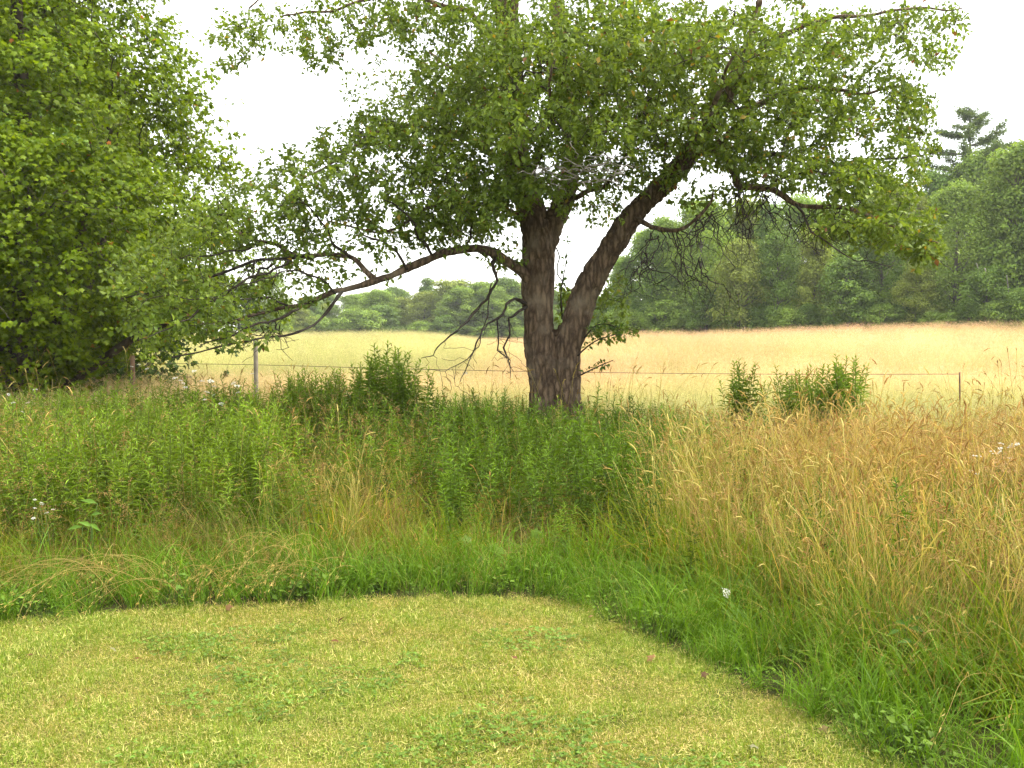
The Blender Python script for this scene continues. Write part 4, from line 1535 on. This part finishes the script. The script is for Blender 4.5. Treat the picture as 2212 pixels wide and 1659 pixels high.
x, y = rand_area(r, 34, 3.2, 6.4, .9)
k = (edge_dist(x, y) < .0) & (r.random(len(x)) < sstep(.5, .62, clumpy(x, y, 2.3, 95)))
x, y = x[k], y[k]
scatter('taller_lawn_grass', 'green', x, y, r.uniform(.13, .24, len(x)), np.array([1.05, 1.0, 1]) * r.uniform(.9, 1.3, (len(x), 1)), 'slightly longer green grass tufts in the lawn', .15, None, 3)


def rough_height(d, px=None):
    hr = np.interp(d, [0, .15, .5, 1.0, 1.8, 3.0], [.30, .40, .60, .82, .97, 1.0])
    if px is None:
        return hr
    hl_ = np.interp(d, [0, .2, .6, 1.2, 2.2, 3.5, 5], [.30, .42, .56, .68, .78, .86, .92])
    k = sstep(590, 690, px)
    return hl_ * (1 - k) + hr * k


TPX = [-200, 0, 100, 185, 300, 420, 500, 640, 800, 930, 1024, 1200]
TPY = [398, 394, 385, 374, 377, 388, 398, 404, 410, 406, 398, 396]


def cap_h(x, y, px, h, r, lo=.86, hi=1.06):
    """the growth thins out towards the fence: limit its height"""
    zt = CAM_Z - (np.interp(px, TPX, TPY) - 338) * y / F
    return np.maximum(.18, np.minimum(h, (zt - ground(x, y)) * r.uniform(lo, hi, len(x))))


def in_golden(px, d):
    a = sstep(400, 450, px) * sstep(655, 610, px) * sstep(.8, 1.5, d)
    b = sstep(430, 380, px) * sstep(1.4, 2.4, d) * .8
    return np.maximum(a, b)


# --- rough: everything between the mown edge and the fence
r = np.random.default_rng(700)
x, y = rand_area(r, 62, 2.6, 15.0, 1.2)
d = edge_dist(x, y)
px = pxof(x, y)
h = rough_height(d, px)
right = sstep(600, 700, px)
left = 1 - right
keep = (d > 0) & (r.random(len(x)) < np.clip(1.25 - .3 * sstep(1, 3, d) - .05 * right * sstep(.8, 1.6, d) - .75 * in_golden(px, d) - .5 * left * sstep(.5, .9, d) * sstep(3, 2, d), .12, 1))
xg, yg, dg_, hg, pg = x[keep], y[keep], d[keep], h[keep], px[keep]
s = cap_h(xg, yg, pg, hg * r.uniform(.8, 1.2, len(xg)) * np.where(dg_ < .6, 1.0, 1.1), r) * 1.25
yel = sstep(.42, .62, clumpy(xg, yg, .8, 110))[:, None]
lush = sstep(1.0, .2, dg_)[:, None]
tint = (np.array([.95, 1.0, .9]) * (1 - yel) + np.array([1.45, 1.15, .9]) * yel) * (1 - lush) + np.array([.80, 1.02, .8]) * lush
tint = tint * r.uniform(.75, 1.2, (len(xg), 1))
scatter('rough_green_grass', 'green', xg, yg, s, tint, 'uncut arching green grass between the lawn and the field', .36, None, 11)

# seed stalks: right side dense, left sparse
x, y = rand_area(r, 58, 3.0, 15.5, 1.2)
d = edge_dist(x, y)
px = pxof(x, y)
dens = sstep(610, 720, px) * sstep(.55, 1.1, d) * .8 + .05 * sstep(640, 560, px) * sstep(.9, 1.6, d) + .22 * np.exp(-((px - 335) / 60) ** 2) * sstep(.5, 1, d) * sstep(9.5, 8.5, y)
dens = dens * (1 - .75 * np.exp(-((px - 690) / 55) ** 2) * sstep(8.3, 9.2, y))
dens = dens + .35 * sstep(120, 0, px) * sstep(10, 12, y)
dens = dens * (.15 + 1.5 * sstep(.34, .66, clumpy(x, y, 1.0, 120)))
k = (d > .25) & (r.random(len(x)) < dens * sstep(11.5, 9.5, y + 2.0 * sstep(200, 100, px) * -1))
x, y, d, px = x[k], y[k], d[k], px[k]
rust = sstep(.45, .6, clumpy(x, y, .7, 130))[:, None]
tint = np.array([.86, .96, .86]) * (1 - rust) + np.array([.95, .90, .84]) * rust
tint = tint * r.uniform(.75, 1.2, (len(x), 1))
scatter('seed_head_grass', 'stalk', x, y, cap_h(x, y, px, rough_height(d, px) * r.uniform(.65, 1.15, len(x)), r, .78, 1.18), tint, 'tall tan grass stalks with drooping seed heads', .15, None, 12)

# hazy panicle grass
x, y = rand_area(r, 26, 3.0, 15.5, 1.2)
d = edge_dist(x, y)
px = pxof(x, y)
dens = .55 * sstep(620, 720, px) * sstep(.5, 1.0, d) + .25 * sstep(640, 560, px) * sstep(.6, 1.2, d) + .5 * sstep(970, 1020, px) * sstep(.4, .8, d)
dens = dens * sstep(.42, .6, clumpy(x, y, .8, 140)) * 1.4
k = (d > .3) & (r.random(len(x)) < dens)
x, y, d, px = x[k], y[k], d[k], px[k]
scatter('hazy_panicle_grass', 'fuzzy', x, y, cap_h(x, y, px, rough_height(d, px) * r.uniform(.85, 1.2, len(x)), r), np.array([.95, .92, .85]) * r.uniform(.8, 1.2, (len(x), 1)), 'airy brownish panicle grass among the seed stalks', .14, None, 13)

# dry straw lying in the left bank
x, y = rand_area(r, 60, 4.5, 12, 1.0)
d = edge_dist(x, y)
px = pxof(x, y)
dens = (sstep(660, 560, px) * sstep(.25, .7, d) * sstep(3.6, 2.2, d) * .95) * (.25 + .9 * sstep(.36, .54, clumpy(x, y, 1.3, 150))) * 1.2
dens = dens + .16 * sstep(620, 720, px) * sstep(.6, 1.2, d)
k = (d > .2) & (r.random(len(x)) < dens)
x, y, d, px = x[k], y[k], d[k], px[k]
scatter('dry_straw_grass', 'straw', x, y, cap_h(x, y, px, rough_height(d, px) * r.uniform(.6, 1.0, len(x)), r) * 1.2, np.array([.64, .66, .60]) * r.uniform(.5, 1.25, (len(x), 1)), 'bleached dry grass lodged over in the weed bank', .5, None, 14)

# goldenrod thicket
x, y = rand_area(r, 62, 5.5, 14.0, 1.2)
d = edge_dist(x, y)
px = pxof(x, y) + (clumpy(x, y, .9, 155) - .5) * 130
d = d + (clumpy(x, y, 1.1, 156) - .5) * 1.8
dens = sstep(390, 470, px) * sstep(700, 590, px) * (sstep(.7, 1.4, d) * .9 + .22 * sstep(.3, .7, d))
dens = np.maximum(dens, sstep(430, 380, px) * sstep(1.1, 2.1, d) * (.35 + .65 * sstep(.4, .55, clumpy(x, y, .8, 160))))
dens = np.maximum(dens, .16 * sstep(660, 740, px) * sstep(.5, .62, clumpy(x, y, .9, 158)) * sstep(.8, 1.4, d) * sstep(11, 10, y))
dens = np.maximum(dens, .55 * sstep(130, 60, px) * sstep(1.0, 1.5, d))
dens = dens * (1 - .75 * np.exp(-((px - 335) / 42) ** 2) * sstep(10, 9, y)) * (.3 + 1.0 * sstep(.33, .52, clumpy(x, y, 1.9, 159)))
k = (d > .6) & (r.random(len(x)) < dens)
x, y, d, px = x[k], y[k], d[k], px[k]
pale = sstep(420, 300, px)[:, None]
tint = np.array([.90, .98, .9]) * (1 - pale) + np.array([1.3, 1.25, 1.2]) * pale
tint = tint * r.uniform(.6, 1.25, (len(x), 1)) * (.62 + .6 * clumpy(x, y, 1.2, 170))[:, None]
hh = np.interp(d, [.6, 1.2, 2.2, 4], [.45, .68, .86, .92]) * r.uniform(.78, 1.1, len(x))
hh = cap_h(x, y, px, hh, r, .70, 1.12) * (.72 + .5 * clumpy(x, y, 2.3, 161))
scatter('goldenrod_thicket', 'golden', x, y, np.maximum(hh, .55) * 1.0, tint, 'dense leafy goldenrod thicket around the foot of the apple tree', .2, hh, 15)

x, y = rand_area(r, 46, 2.6, 8.5, 1.0)
d = edge_dist(x, y)
px = pxof(x, y)
dens = sstep(-.02, .06, d) * sstep(1.1, .3, d + (clumpy(x, y, 1.3, 185) - .5) * 1.4 - .35 * sstep(600, 700, px)) * 1.1
k = (d > -.02) & (r.random(len(x)) < dens)
x, y, d = x[k], y[k], d[k]
scatter('lush_edge_grass', 'lush', x, y, np.interp(d, [0, .3, 1], [.5, .75, 1.0]) * r.uniform(.7, 1.25, len(x)), np.array([1, 1, 1]) * r.uniform(.75, 1.2, (len(x), 1)), 'lush bright green grass arching over the mown edge', .2, None, 17)

# low broad-leaved herbs along the mown edge
x, y = rand_area(r, 70, 2.6, 8, 1.0)
d = edge_dist(x, y)
px = pxof(x, y)
dens = .42 * (sstep(.0, .1, d) * sstep(1.0, .4, d)) * sstep(.46, .60, clumpy(x, y, 1.6, 180)) + .10 * sstep(2.0, .9, d)
k = (d > .02) & (r.random(len(x)) < dens)
x, y = x[k], y[k]
scatter('low_edge_herbs', 'herb', x, y, r.uniform(.55, 1.05, len(x)), np.array([.95, 1.02, 1]) * r.uniform(.7, 1.25, (len(x), 1)), 'low broad leaved creeping herbs along the mown edge', .12, None, 16)

# --- hay field
def field_tint(x, y, r):
    px = pxof(x, y)
    n = len(x)
    gl = np.clip(sstep(540, 430, px) * sstep(20, 30, y) + sstep(26, 13, y) * 1.0 + .45 * sstep(.52, .66, clumpy(x, y, .12, 190)), 0, 1)[:, None]
    t = np.array([1.12, 1.01, 1.25]) * (1 - gl) + np.array([.80, .98, .92]) * gl
    return t * r.uniform(.6, 1.25, (n, 1)) * (.55 + .5 * clumpy(x, y, .22, 195) + .4 * clumpy(x * .35, y, .11, 197))[:, None]


r = np.random.default_rng(800)
for (y0, y1, den, s0, sd) in ((10.6, 24, 11, .95, 21), (24, 45, 6.5, 1.05, 22), (45, 84, 2.6, 1.25, 23), (84, 150, .55, 1.8, 24)):
    x, y = rand_area(r, den, y0, y1, 2.0, .58)
    px = pxof(x, y)
    hh = np.interp(y, [10, 13, 20, 30], [.62, .66, .78, .92]) * r.uniform(.82, 1.12, len(x))
    if sd == 21:
        kk = (px > 600) | (y > 14.2)
        x, y, px, hh = x[kk], y[kk], px[kk], hh[kk]
    scatter('field_grass', 'field', x, y, s0 * r.uniform(.85, 1.2, len(x)), field_tint(x, y, r), 'ripe tan hay grass covering the field' if sd == 21 else None, .06, hh, sd)
# taller stalks along the fence, dark against the field
x, y = rand_area(r, 1.3, 11.0, 16.0, 1.0)
scatter('fence_line_grass', 'stalk', x, y, r.uniform(.75, 1.2, len(x)), np.array([.6, .62, .5]) * r.uniform(.7, 1.2, (len(x), 1)), 'scattered tall grass stalks along the fence line', .1, None, 31)


# ------------------------------------------------------------------ plants that stand out one by one
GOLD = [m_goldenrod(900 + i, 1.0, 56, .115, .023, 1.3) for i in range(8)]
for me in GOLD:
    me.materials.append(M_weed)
rp = np.random.default_rng(33)


def weed_clump(vx0, vx1, vtop, Y, n, label, name='goldenrod_clump', depth=.5, cat='weed', low=.72, peak=None):
    xa, xb = atv(vx0, vtop, Y)[0], atv(vx1, vtop, Y)[0]
    xc = (xa + xb) / 2
    root = thing(name, label, cat, (xc, Y, float(ground(xc, Y))), 'tall leafy weeds at the field edge')
    top = atv(vx0, vtop, Y)[2] - root.location.z
    for k in range(n):
        o = bpy.data.objects.new('stem', GOLD[int(rp.integers(len(GOLD)))])
        COL.objects.link(o)
        o.parent = root
        t = rp.uniform(-1, 1)
        o.location = (t * (xb - xa) / 2 * .9, rp.uniform(-depth, depth), -.02)
        h = top * rp.uniform(low, 1.0) * (1 - .22 * t * t)
        if peak is not None:
            h = top * (low + (1 - low) * math.exp(-((t - peak) / .34) ** 2)) * rp.uniform(.8, 1.0)
        w = h * rp.uniform(.9, 1.15)
        o.scale = (w, w, h)
        o.rotation_euler = (rp.normal() * .05, rp.normal() * .05, rp.uniform(0, 6.28))
    return root


weed_clump(610, 935, 738, 12.2, 120, 'large dark leafy weed clump left of the apple trunk', peak=.38, low=.78, depth=.6)
weed_clump(560, 720, 800, 12.0, 26, 'lighter leafy weed clump beside the pale fence post')
weed_clump(1576, 1640, 762, 11.8, 24, 'narrow bright green weed standing alone right of the trunk', depth=.14)
weed_clump(1686, 1815, 770, 11.6, 70, 'wide dark green weed clump at the fence on the right', depth=.35)
weed_clump(1806, 1868, 752, 11.5, 26, 'tall pointed weed spire at the right end of the dark clump', depth=.12)
weed_clump(1380, 1590, 874, 11.0, 60, 'low dark weed patch in shade right of the trunk', depth=.4)
weed_clump(190, 330, 846, 10.2, 34, 'pale green leafy weeds below the maple, left part of the bank', depth=.5, low=.6)
weed_clump(340, 480, 838, 10.4, 34, 'leafy weeds under the white wildflowers left of centre', depth=.5, low=.6)
weed_clump(470, 610, 872, 9.4, 34, 'leafy weeds in front of the lighter clump by the pale fence post', depth=.5, low=.55)
weed_clump(700, 910, 925, 9.0, 44, 'mid green leafy weeds in front of the large dark clump', depth=.6, low=.55)
weed_clump(250, 420, 960, 8.0, 26, 'short leafy weeds in the middle of the left bank', depth=.4, low=.55)
weed_clump(560, 660, 985, 7.7, 16, 'short leafy weeds left of the dry grass patch', depth=.3, low=.6)
weed_clump(1120, 1290, 862, 11.8, 30, 'leafy weeds crowding the foot of the apple trunk', depth=.25, low=.7)
weed_clump(40, 180, 930, 7.6, 26, 'bright green leafy weed clump at the far left of the bank', depth=.4)
weed_clump(960, 1380, 900, 9.3, 34, 'dense green goldenrod clump in front of the apple trunk', depth=1.1, low=.5)
weed_clump(930, 1010, 990, 7.7, 8, 'small goldenrod group in the middle of the bank', depth=.2)
weed_clump(1180, 1240, 1070, 7.0, 5, 'short goldenrod sprig in front of the dark thicket', depth=.15)


def flower_head_mesh(seed, rad, n):
    r = np.random.default_rng(seed)
    a = Acc()
    th = r.uniform(0, 6.28, n)
    q = np.sqrt(r.random(n)) * rad
    pos = np.stack([np.cos(th) * q, np.sin(th) * q, .02 - q * q * 4 + r.normal(size=n) * .003], -1)
    ax = nrm(np.stack([np.cos(th), np.sin(th), r.normal(size=n) * .3], -1) + r.normal(size=(n, 3)) * .4)
    V, T, C = leaves(RHOMB, pos, ax, np.array([0, 0, 1.0]) + r.normal(size=(n, 3)) * .2, .016, .013, np.array([.78, .77, .72]) * r.uniform(.85, 1.05, (n, 1)))
    a.add(V, T, C)
    return a.mesh('flower_head')


def stalk_mesh(H, seed):
    r = np.random.default_rng(seed)
    a = Acc()
    P = np.array([[0, 0, 0], [.02, .01, H * .5], [0, 0, H]])
    V, T = tube(P, [.003, .0025, .0015], 4)
    a.add(V, T, (.09, .12, .03))
    n = 9
    t = r.uniform(.1, .8, n)
    pos = np.stack([t * 0, t * 0, t * H], -1)
    ax = nrm(r.normal(size=(n, 3)) + [0, 0, .4])
    V, T, C = leaves(LANCE, pos, ax, np.array([0, 0, 1.0]), .06, .014, np.array([.06, .11, .02]))
    a.add(V, T, C)
    return a.mesh('flower_stalk')


FH = [flower_head_mesh(i, .040, 55) for i in range(4)]
FS = [stalk_mesh(1.0, i) for i in range(3)]
for me in FH:
    me.materials.append(M_petal)
for me in FS:
    me.materials.append(M_weed)


def flower(vx, vy, Y, label, group, heads_=1, spread=.0, scale=1.0):
    p = atv(vx, vy, Y)
    z0 = float(ground(p[0], p[1]))
    root = thing('white_wildflower', label, 'flower', (p[0], p[1], z0), group)
    H = max(.1, p[2] - z0)
    s = bpy.data.objects.new('stalk', FS[int(rp.integers(3))])
    COL.objects.link(s)
    s.parent = root
    s.scale = (1, 1, H)
    for k in range(heads_):
        o = bpy.data.objects.new('flower_head', FH[int(rp.integers(4))])
        COL.objects.link(o)
        o.parent = root
        o.location = (rp.normal() * spread, rp.normal() * spread, H - .015 + rp.normal() * spread * .5)
        q = scale * rp.uniform(.75, 1.1)
        o.scale = (q, q, q)
        o.rotation_euler = (rp.normal() * .25 + .15, rp.normal() * .2, rp.uniform(0, 6))
    return root


WF = 'white flat topped wildflower standing in the weed bank left of centre'
for vx, vy in ((378, 815), (390, 820), (400, 835), (437, 822), (447, 846), (462, 852), (442, 862), (395, 826), (462, 833), (504, 826), (512, 832), (545, 806), (483, 873), (478, 871), (455, 822), (420, 800), (514, 846)):
    flower(vx, vy, 10.6 + rp.uniform(-.6, .6), WF, 'white wildflowers left of centre', 1, 0, .6)
WL = 'white wildflower among the grass at the left edge under the maple'
for vx, vy in ((18, 850), (76, 840), (28, 868), (60, 868), (48, 888), (300, 786), (318, 795), (285, 790)):
    flower(vx, vy, 11.2, WL, 'white wildflowers at the left edge', 1, 0, .5)
for vx, vy, lab in ((86, 1085, 'small white daisy fleabane highest on its plant, lower left of the bank'), (97, 1093, 'white daisy fleabane right of the highest one, lower left of the bank'), (80, 1108, 'low white daisy fleabane at the lower left of the bank')):
    flower(vx, vy, 6.6, lab, 'daisy fleabanes at the lower left', 2, .03, .3)
WR = 'white yarrow cluster in the tan grass at the right edge'
for vx, vy in ((2165, 960), (2180, 968), (2150, 975), (2190, 955), (2100, 1020), (2110, 985), (2172, 985)):
    flower(vx, vy, 7.0 + rp.uniform(-.3, .3), WR, 'white yarrow at the right edge', 2, .03, .42)
flower(1565, 1285, 5.55, 'pale cream flower spike at the mown edge right of centre', None, 3, .03, .5)
flower(1000, 803, 12.2, 'white seed head standing left of the apple trunk', None, 2, .03, .7)


# broad single leaves that show in the bank
def big_leaf_plant(name, label, cat, spots, col, size, tmpl, group=None, wide=.9):
    p0 = atv(*spots[0][:3])
    z0 = float(ground(p0[0], p0[1]))
    root = thing(name, label, cat, (p0[0], p0[1], z0), group)
    o_ = np.array([p0[0], p0[1], z0])
    for vx, vy, Y, ang in spots:
        p = atv(vx, vy, Y)
        ax = np.array([[math.cos(ang), -.35, math.sin(ang) * .6]])
        up = np.array([[rp.normal() * .2, -.75, .75]])
        ln = size * rp.uniform(.85, 1.15)
        V, T, C = leaves(tmpl, (p - o_)[None] - ax * ln * .5, ax, up, [ln], [ln * wide], np.array(col) * rp.uniform(.85, 1.15))
        link('leaf', mk_mesh('leaf', V, T, C), M_weed, root)
        V, T = tube(np.array([(p - o_) - ax[0] * ln * .5, (p - o_) * [.6, .6, .5], [0, 0, 0]]), [.002, .0025, .003], 4)
        link('leaf_stalk', mk_mesh('leaf_stalk', V, T, np.full((len(V), 3), 1.0) * [.07, .12, .02]), M_weed, root)
    return root


big_leaf_plant('wild_grape_vine', 'wild grape vine with broad pale leaves low in the bank centre', 'vine',
               [(1048, 1190, 6.75, 1.2), (1070, 1183, 6.78, .3), (1040, 1210, 6.7, 2.5), (1082, 1192, 6.75, -.4), (1130, 1208, 6.7, .2), (1118, 1220, 6.7, -1.2), (1160, 1150, 6.9, .5), (1005, 1165, 6.9, 2.7)],
               (.10, .165, .018), .075, MAPLE)
big_leaf_plant('dock_plant', 'broad leaved green dock plant low at the left of the bank', 'weed',
               [(192, 1083, 6.5, 2.6), (208, 1110, 6.45, .4), (185, 1132, 6.4, 2.4), (205, 1138, 6.4, -.7), (160, 1140, 6.4, 3.3)], (.10, .19, .022), .10, LANCE, None, .35)
big_leaf_plant('ash_seedling', 'light green leafy seedling at the right foreground edge', 'weed',
               [(1945, 1345, 4.65, 2.7), (1975, 1335, 4.65, .5), (1985, 1360, 4.6, -.2), (1930, 1365, 4.6, 3.5), (1960, 1350, 4.6, 1.4), (1990, 1395, 4.5, -.5), (1955, 1385, 4.5, 3.0)], (.07, .15, .02), .085, LANCE, None, .34)
big_leaf_plant('plantain_plant', 'broad plantain leaves standing at the mown edge, lower right', 'weed',
               [(1650, 1500, 4.6, 1.7), (1690, 1545, 4.45, 1.9), (1720, 1555, 4.4, 1.2), (1640, 1478, 4.65, 1.4), (1780, 1620, 4.2, 1.6), (1740, 1575, 4.35, 2.2)], (.06, .125, .02), .085, LANCE, None, .34)

# leafy shoots growing from the apple's foot
for (rows, nl) in (([(1248, 768, 12.8, 2.2), (1265, 752, 12.7, 1.8), (1290, 735, 12.6, 1.4), (1330, 722, 12.5, 1)], 34), ([(1250, 812, 12.75, 2), (1275, 800, 12.65, 1.6), (1300, 788, 12.6, 1.2), (1325, 778, 12.55, .8)], 30), ([(1215, 690, 13.2, 2), (1212, 630, 13.2, 1.6), (1222, 570, 13.2, 1), (1225, 520, 13.2, .7)], 40), ([(1262, 730, 12.75, 2), (1285, 705, 12.7, 1.6), (1310, 700, 12.65, 1.2), (1340, 712, 12.6, .8)], 50)):
    c = catmull(vline(rows), .04)
    V, T = tube(c[:, :3], np.maximum(c[:, 3], .003), 4)
    idx = rp.integers(len(c) // 4, len(c), nl)
    pos = c[idx, :3]
    ax = nrm(rp.normal(size=(nl, 3)))
    V2, T2, C2 = leaves(LANCE, pos + ax * .02, ax, np.array([0, 0, 1.0]) + rp.normal(size=(nl, 3)) * .4, rp.uniform(.05, .085, nl), .038, np.array([.06, .115, .018]) * rp.uniform(.8, 1.2, (nl, 1)))
    sh = link('leafy_shoot', mk_mesh('leafy_shoot', APPLE_IN(V), T), M_twig, apple)
    link('shoot_leaves', mk_mesh('shoot_leaves', APPLE_IN(V2), T2, C2), M_apple_leaf, sh, 'stuff')

# dry grass bunches that have fallen over
def lodged(vx, vy, Y, ang, L, label, n=34, cA=STRAW1, cB=STRAW2):
    r = np.random.default_rng(int(vx))
    p = atv(vx, vy, Y)
    z0 = float(ground(p[0], p[1]))
    hgt = max(.12, p[2] - z0)
    root = thing('dry_grass_bunch', label, 'grass', (p[0], p[1], z0), 'fallen dry grass bunches')
    a, h = Acc(), Acc()
    for i in range(n):
        b = np.array([r.normal() * .07, r.normal() * .05, 0])
        d = np.array([math.cos(ang) + r.normal() * .45, -.5 + r.normal() * .45, 0])
        b = b * 2.2
        l = L * r.uniform(.5, 1.2)
        pk = hgt * r.uniform(.45, 1.15)
        P = r.normal(size=(5, 3)) * .018 + np.array([b, b + d * l * .25 + [0, 0, pk * .8], b + d * l * .55 + [0, 0, pk * .95], b + d * l * .85 + [0, 0, pk * .6], b + d * l + [0, 0, pk * .3]])
        c = catmull(P, .06)
        g = r.random()
        col = np.array(cA) * (1 - g) + np.array(cB) * g
        V, T = tube(c, np.linspace(.0015, .0009, len(c)), 3, False)
        a.add(V, T, col * .8)
        e = c[-4:]
        k = 6
        idx = r.integers(0, 4, k)
        V, T, C = leaves(RHOMB, e[idx] + r.normal(size=(k, 3)) * .006, nrm(e[-1] - e[0]) + r.normal(size=(k, 3)) * .3, r.normal(size=(k, 3)), .026, .0042, col * 1.1)
        h.add(V, T, C)
    link('stalks', a.mesh('stalks'), M_weed, root, 'stuff')
    link('seed_heads', h.mesh('seed_heads'), M_weed, root, 'stuff')


lodged(665, 1130, 6.55, math.pi, .45, 'pinkish dry grass bunch bent over left of the bank middle')
lodged(690, 1195, 6.4, math.pi, .38, 'lower dry grass bunch drooping towards the lawn left of the bank middle', 22)
lodged(500, 1215, 6.25, math.pi * .98, .28, 'pale dry seed bunch hanging above the green edge on the left', 26)
lodged(330, 1180, 6.2, math.pi * .95, .62, 'long straw coloured grass swept down to the lawn at the left', 38)
lodged(150, 1190, 6.3, math.pi, .6, 'yellowish grass lodged over at the far left of the bank', 34, (.26, .22, .06), (.40, .33, .10))
lodged(440, 1080, 6.9, 0.1, .5, 'olive grass bunch leaning right beside the dock plant', 30, (.20, .19, .05), (.36, .30, .10))
lodged(2170, 1190, 4.9, math.pi, .4, 'hazy brown panicle grass leaning in at the right edge', 60)
lodged(2160, 1330, 4.4, math.pi, .42, 'long tan grass stalk bunch arching over the lower right weeds', 16)

# ------------------------------------------------------------------ fallen leaves on the lawn
FALL = [
    (733, 1354, .075, (.16, .035, .018), 'dark red brown fallen leaf on the lawn near the weed bank'),
    (716, 1403, .07, (.24, .085, .035), 'reddish fallen leaf below the dark one on the lawn'),
    (490, 1331, .07, (.26, .12, .06), 'brown fallen leaf at the left foot of the weed bank'),
    (992, 1281, .085, (.28, .15, .08), 'pale tan fallen leaf caught at the bank edge near the middle'),
    (1132, 1336, .07, (.20, .07, .035), 'red brown fallen leaf just in front of the bank centre'),
    (288, 1443, .055, (.24, .08, .03), 'small reddish fallen leaf in the left lawn'),
    (235, 1424, .05, (.36, .29, .18), 'pale curled fallen leaf in the left lawn'),
    (48, 1437, .045, (.22, .08, .05), 'small brown fallen leaf at the left edge of the lawn'),
    (1113, 1443, .05, (.26, .09, .06), 'small reddish fallen leaf in the middle of the lawn'),
    (1407, 1447, .075, (.42, .18, .10), 'orange brown fallen leaf near the right mown edge'),
    (1530, 1488, .055, (.16, .07, .04), 'dark small fallen leaf beside the right mown edge'),
    (1786, 1615, .055, (.32, .19, .10), 'light tan fallen leaf at the lower right of the lawn'),
    (1637, 1652, .06, (.34, .27, .18), 'pale fallen leaf at the bottom edge of the lawn'),
    (1278, 1352, .05, (.40, .22, .10), 'tan fallen leaf right of the bank centre'),
]
for vx, vy, s, c, lab in FALL:
    py = vy * VS
    Y = CAM_Z * F / (py - 338)
    x_ = (vx * VS - 512) / F * Y
    z_ = float(ground(x_, Y)) + .042
    ax = nrm(np.array([[rp.normal(), rp.normal(), .15]]))
    V, T, C = leaves(MAPLE, -ax * s * .35, ax, np.array([[rp.normal() * .35, -.35, 1.0]]), [s * .68], [s * .62], np.array(c) * [.50, .62, .5])
    V = V * [1, 1, 1.6]
    o = link('fallen_leaf', mk_mesh('fallen_leaf', V, T, C), M_deadleaf)
    o.location = (x_, Y, z_)
    tag(o, lab, 'fallen leaf', 'fallen leaves on the lawn')


# ------------------------------------------------------------------ summer haze
def build_haze():
    x0, x1, y0, y1, z0, z1 = -345, 345, -40, 345, -4, 27
    V = [(x, y, z) for x in (x0, x1) for y in (y0, y1) for z in (z0, z1)]
    Q = [(0, 1, 3, 2), (4, 6, 7, 5), (0, 4, 5, 1), (2, 3, 7, 6), (0, 2, 6, 4), (1, 5, 7, 3)]
    me = mk_mesh('haze', V, None, None, False, np.array(Q))
    m, n, l = nodes_of('haze')
    out = n.new('ShaderNodeOutputMaterial')
    v = n.new('ShaderNodeVolumePrincipled')
    v.inputs['Color'].default_value = (.93, .95, 1, 1)
    v.inputs['Density'].default_value = HAZE
    l.new(v.outputs[0], out.inputs['Volume'])
    o = link('haze', me, m, kind='stuff')
    o['label'] = 'thin summer haze over the whole view'
    return o


HAZE = 0.00036
build_haze()
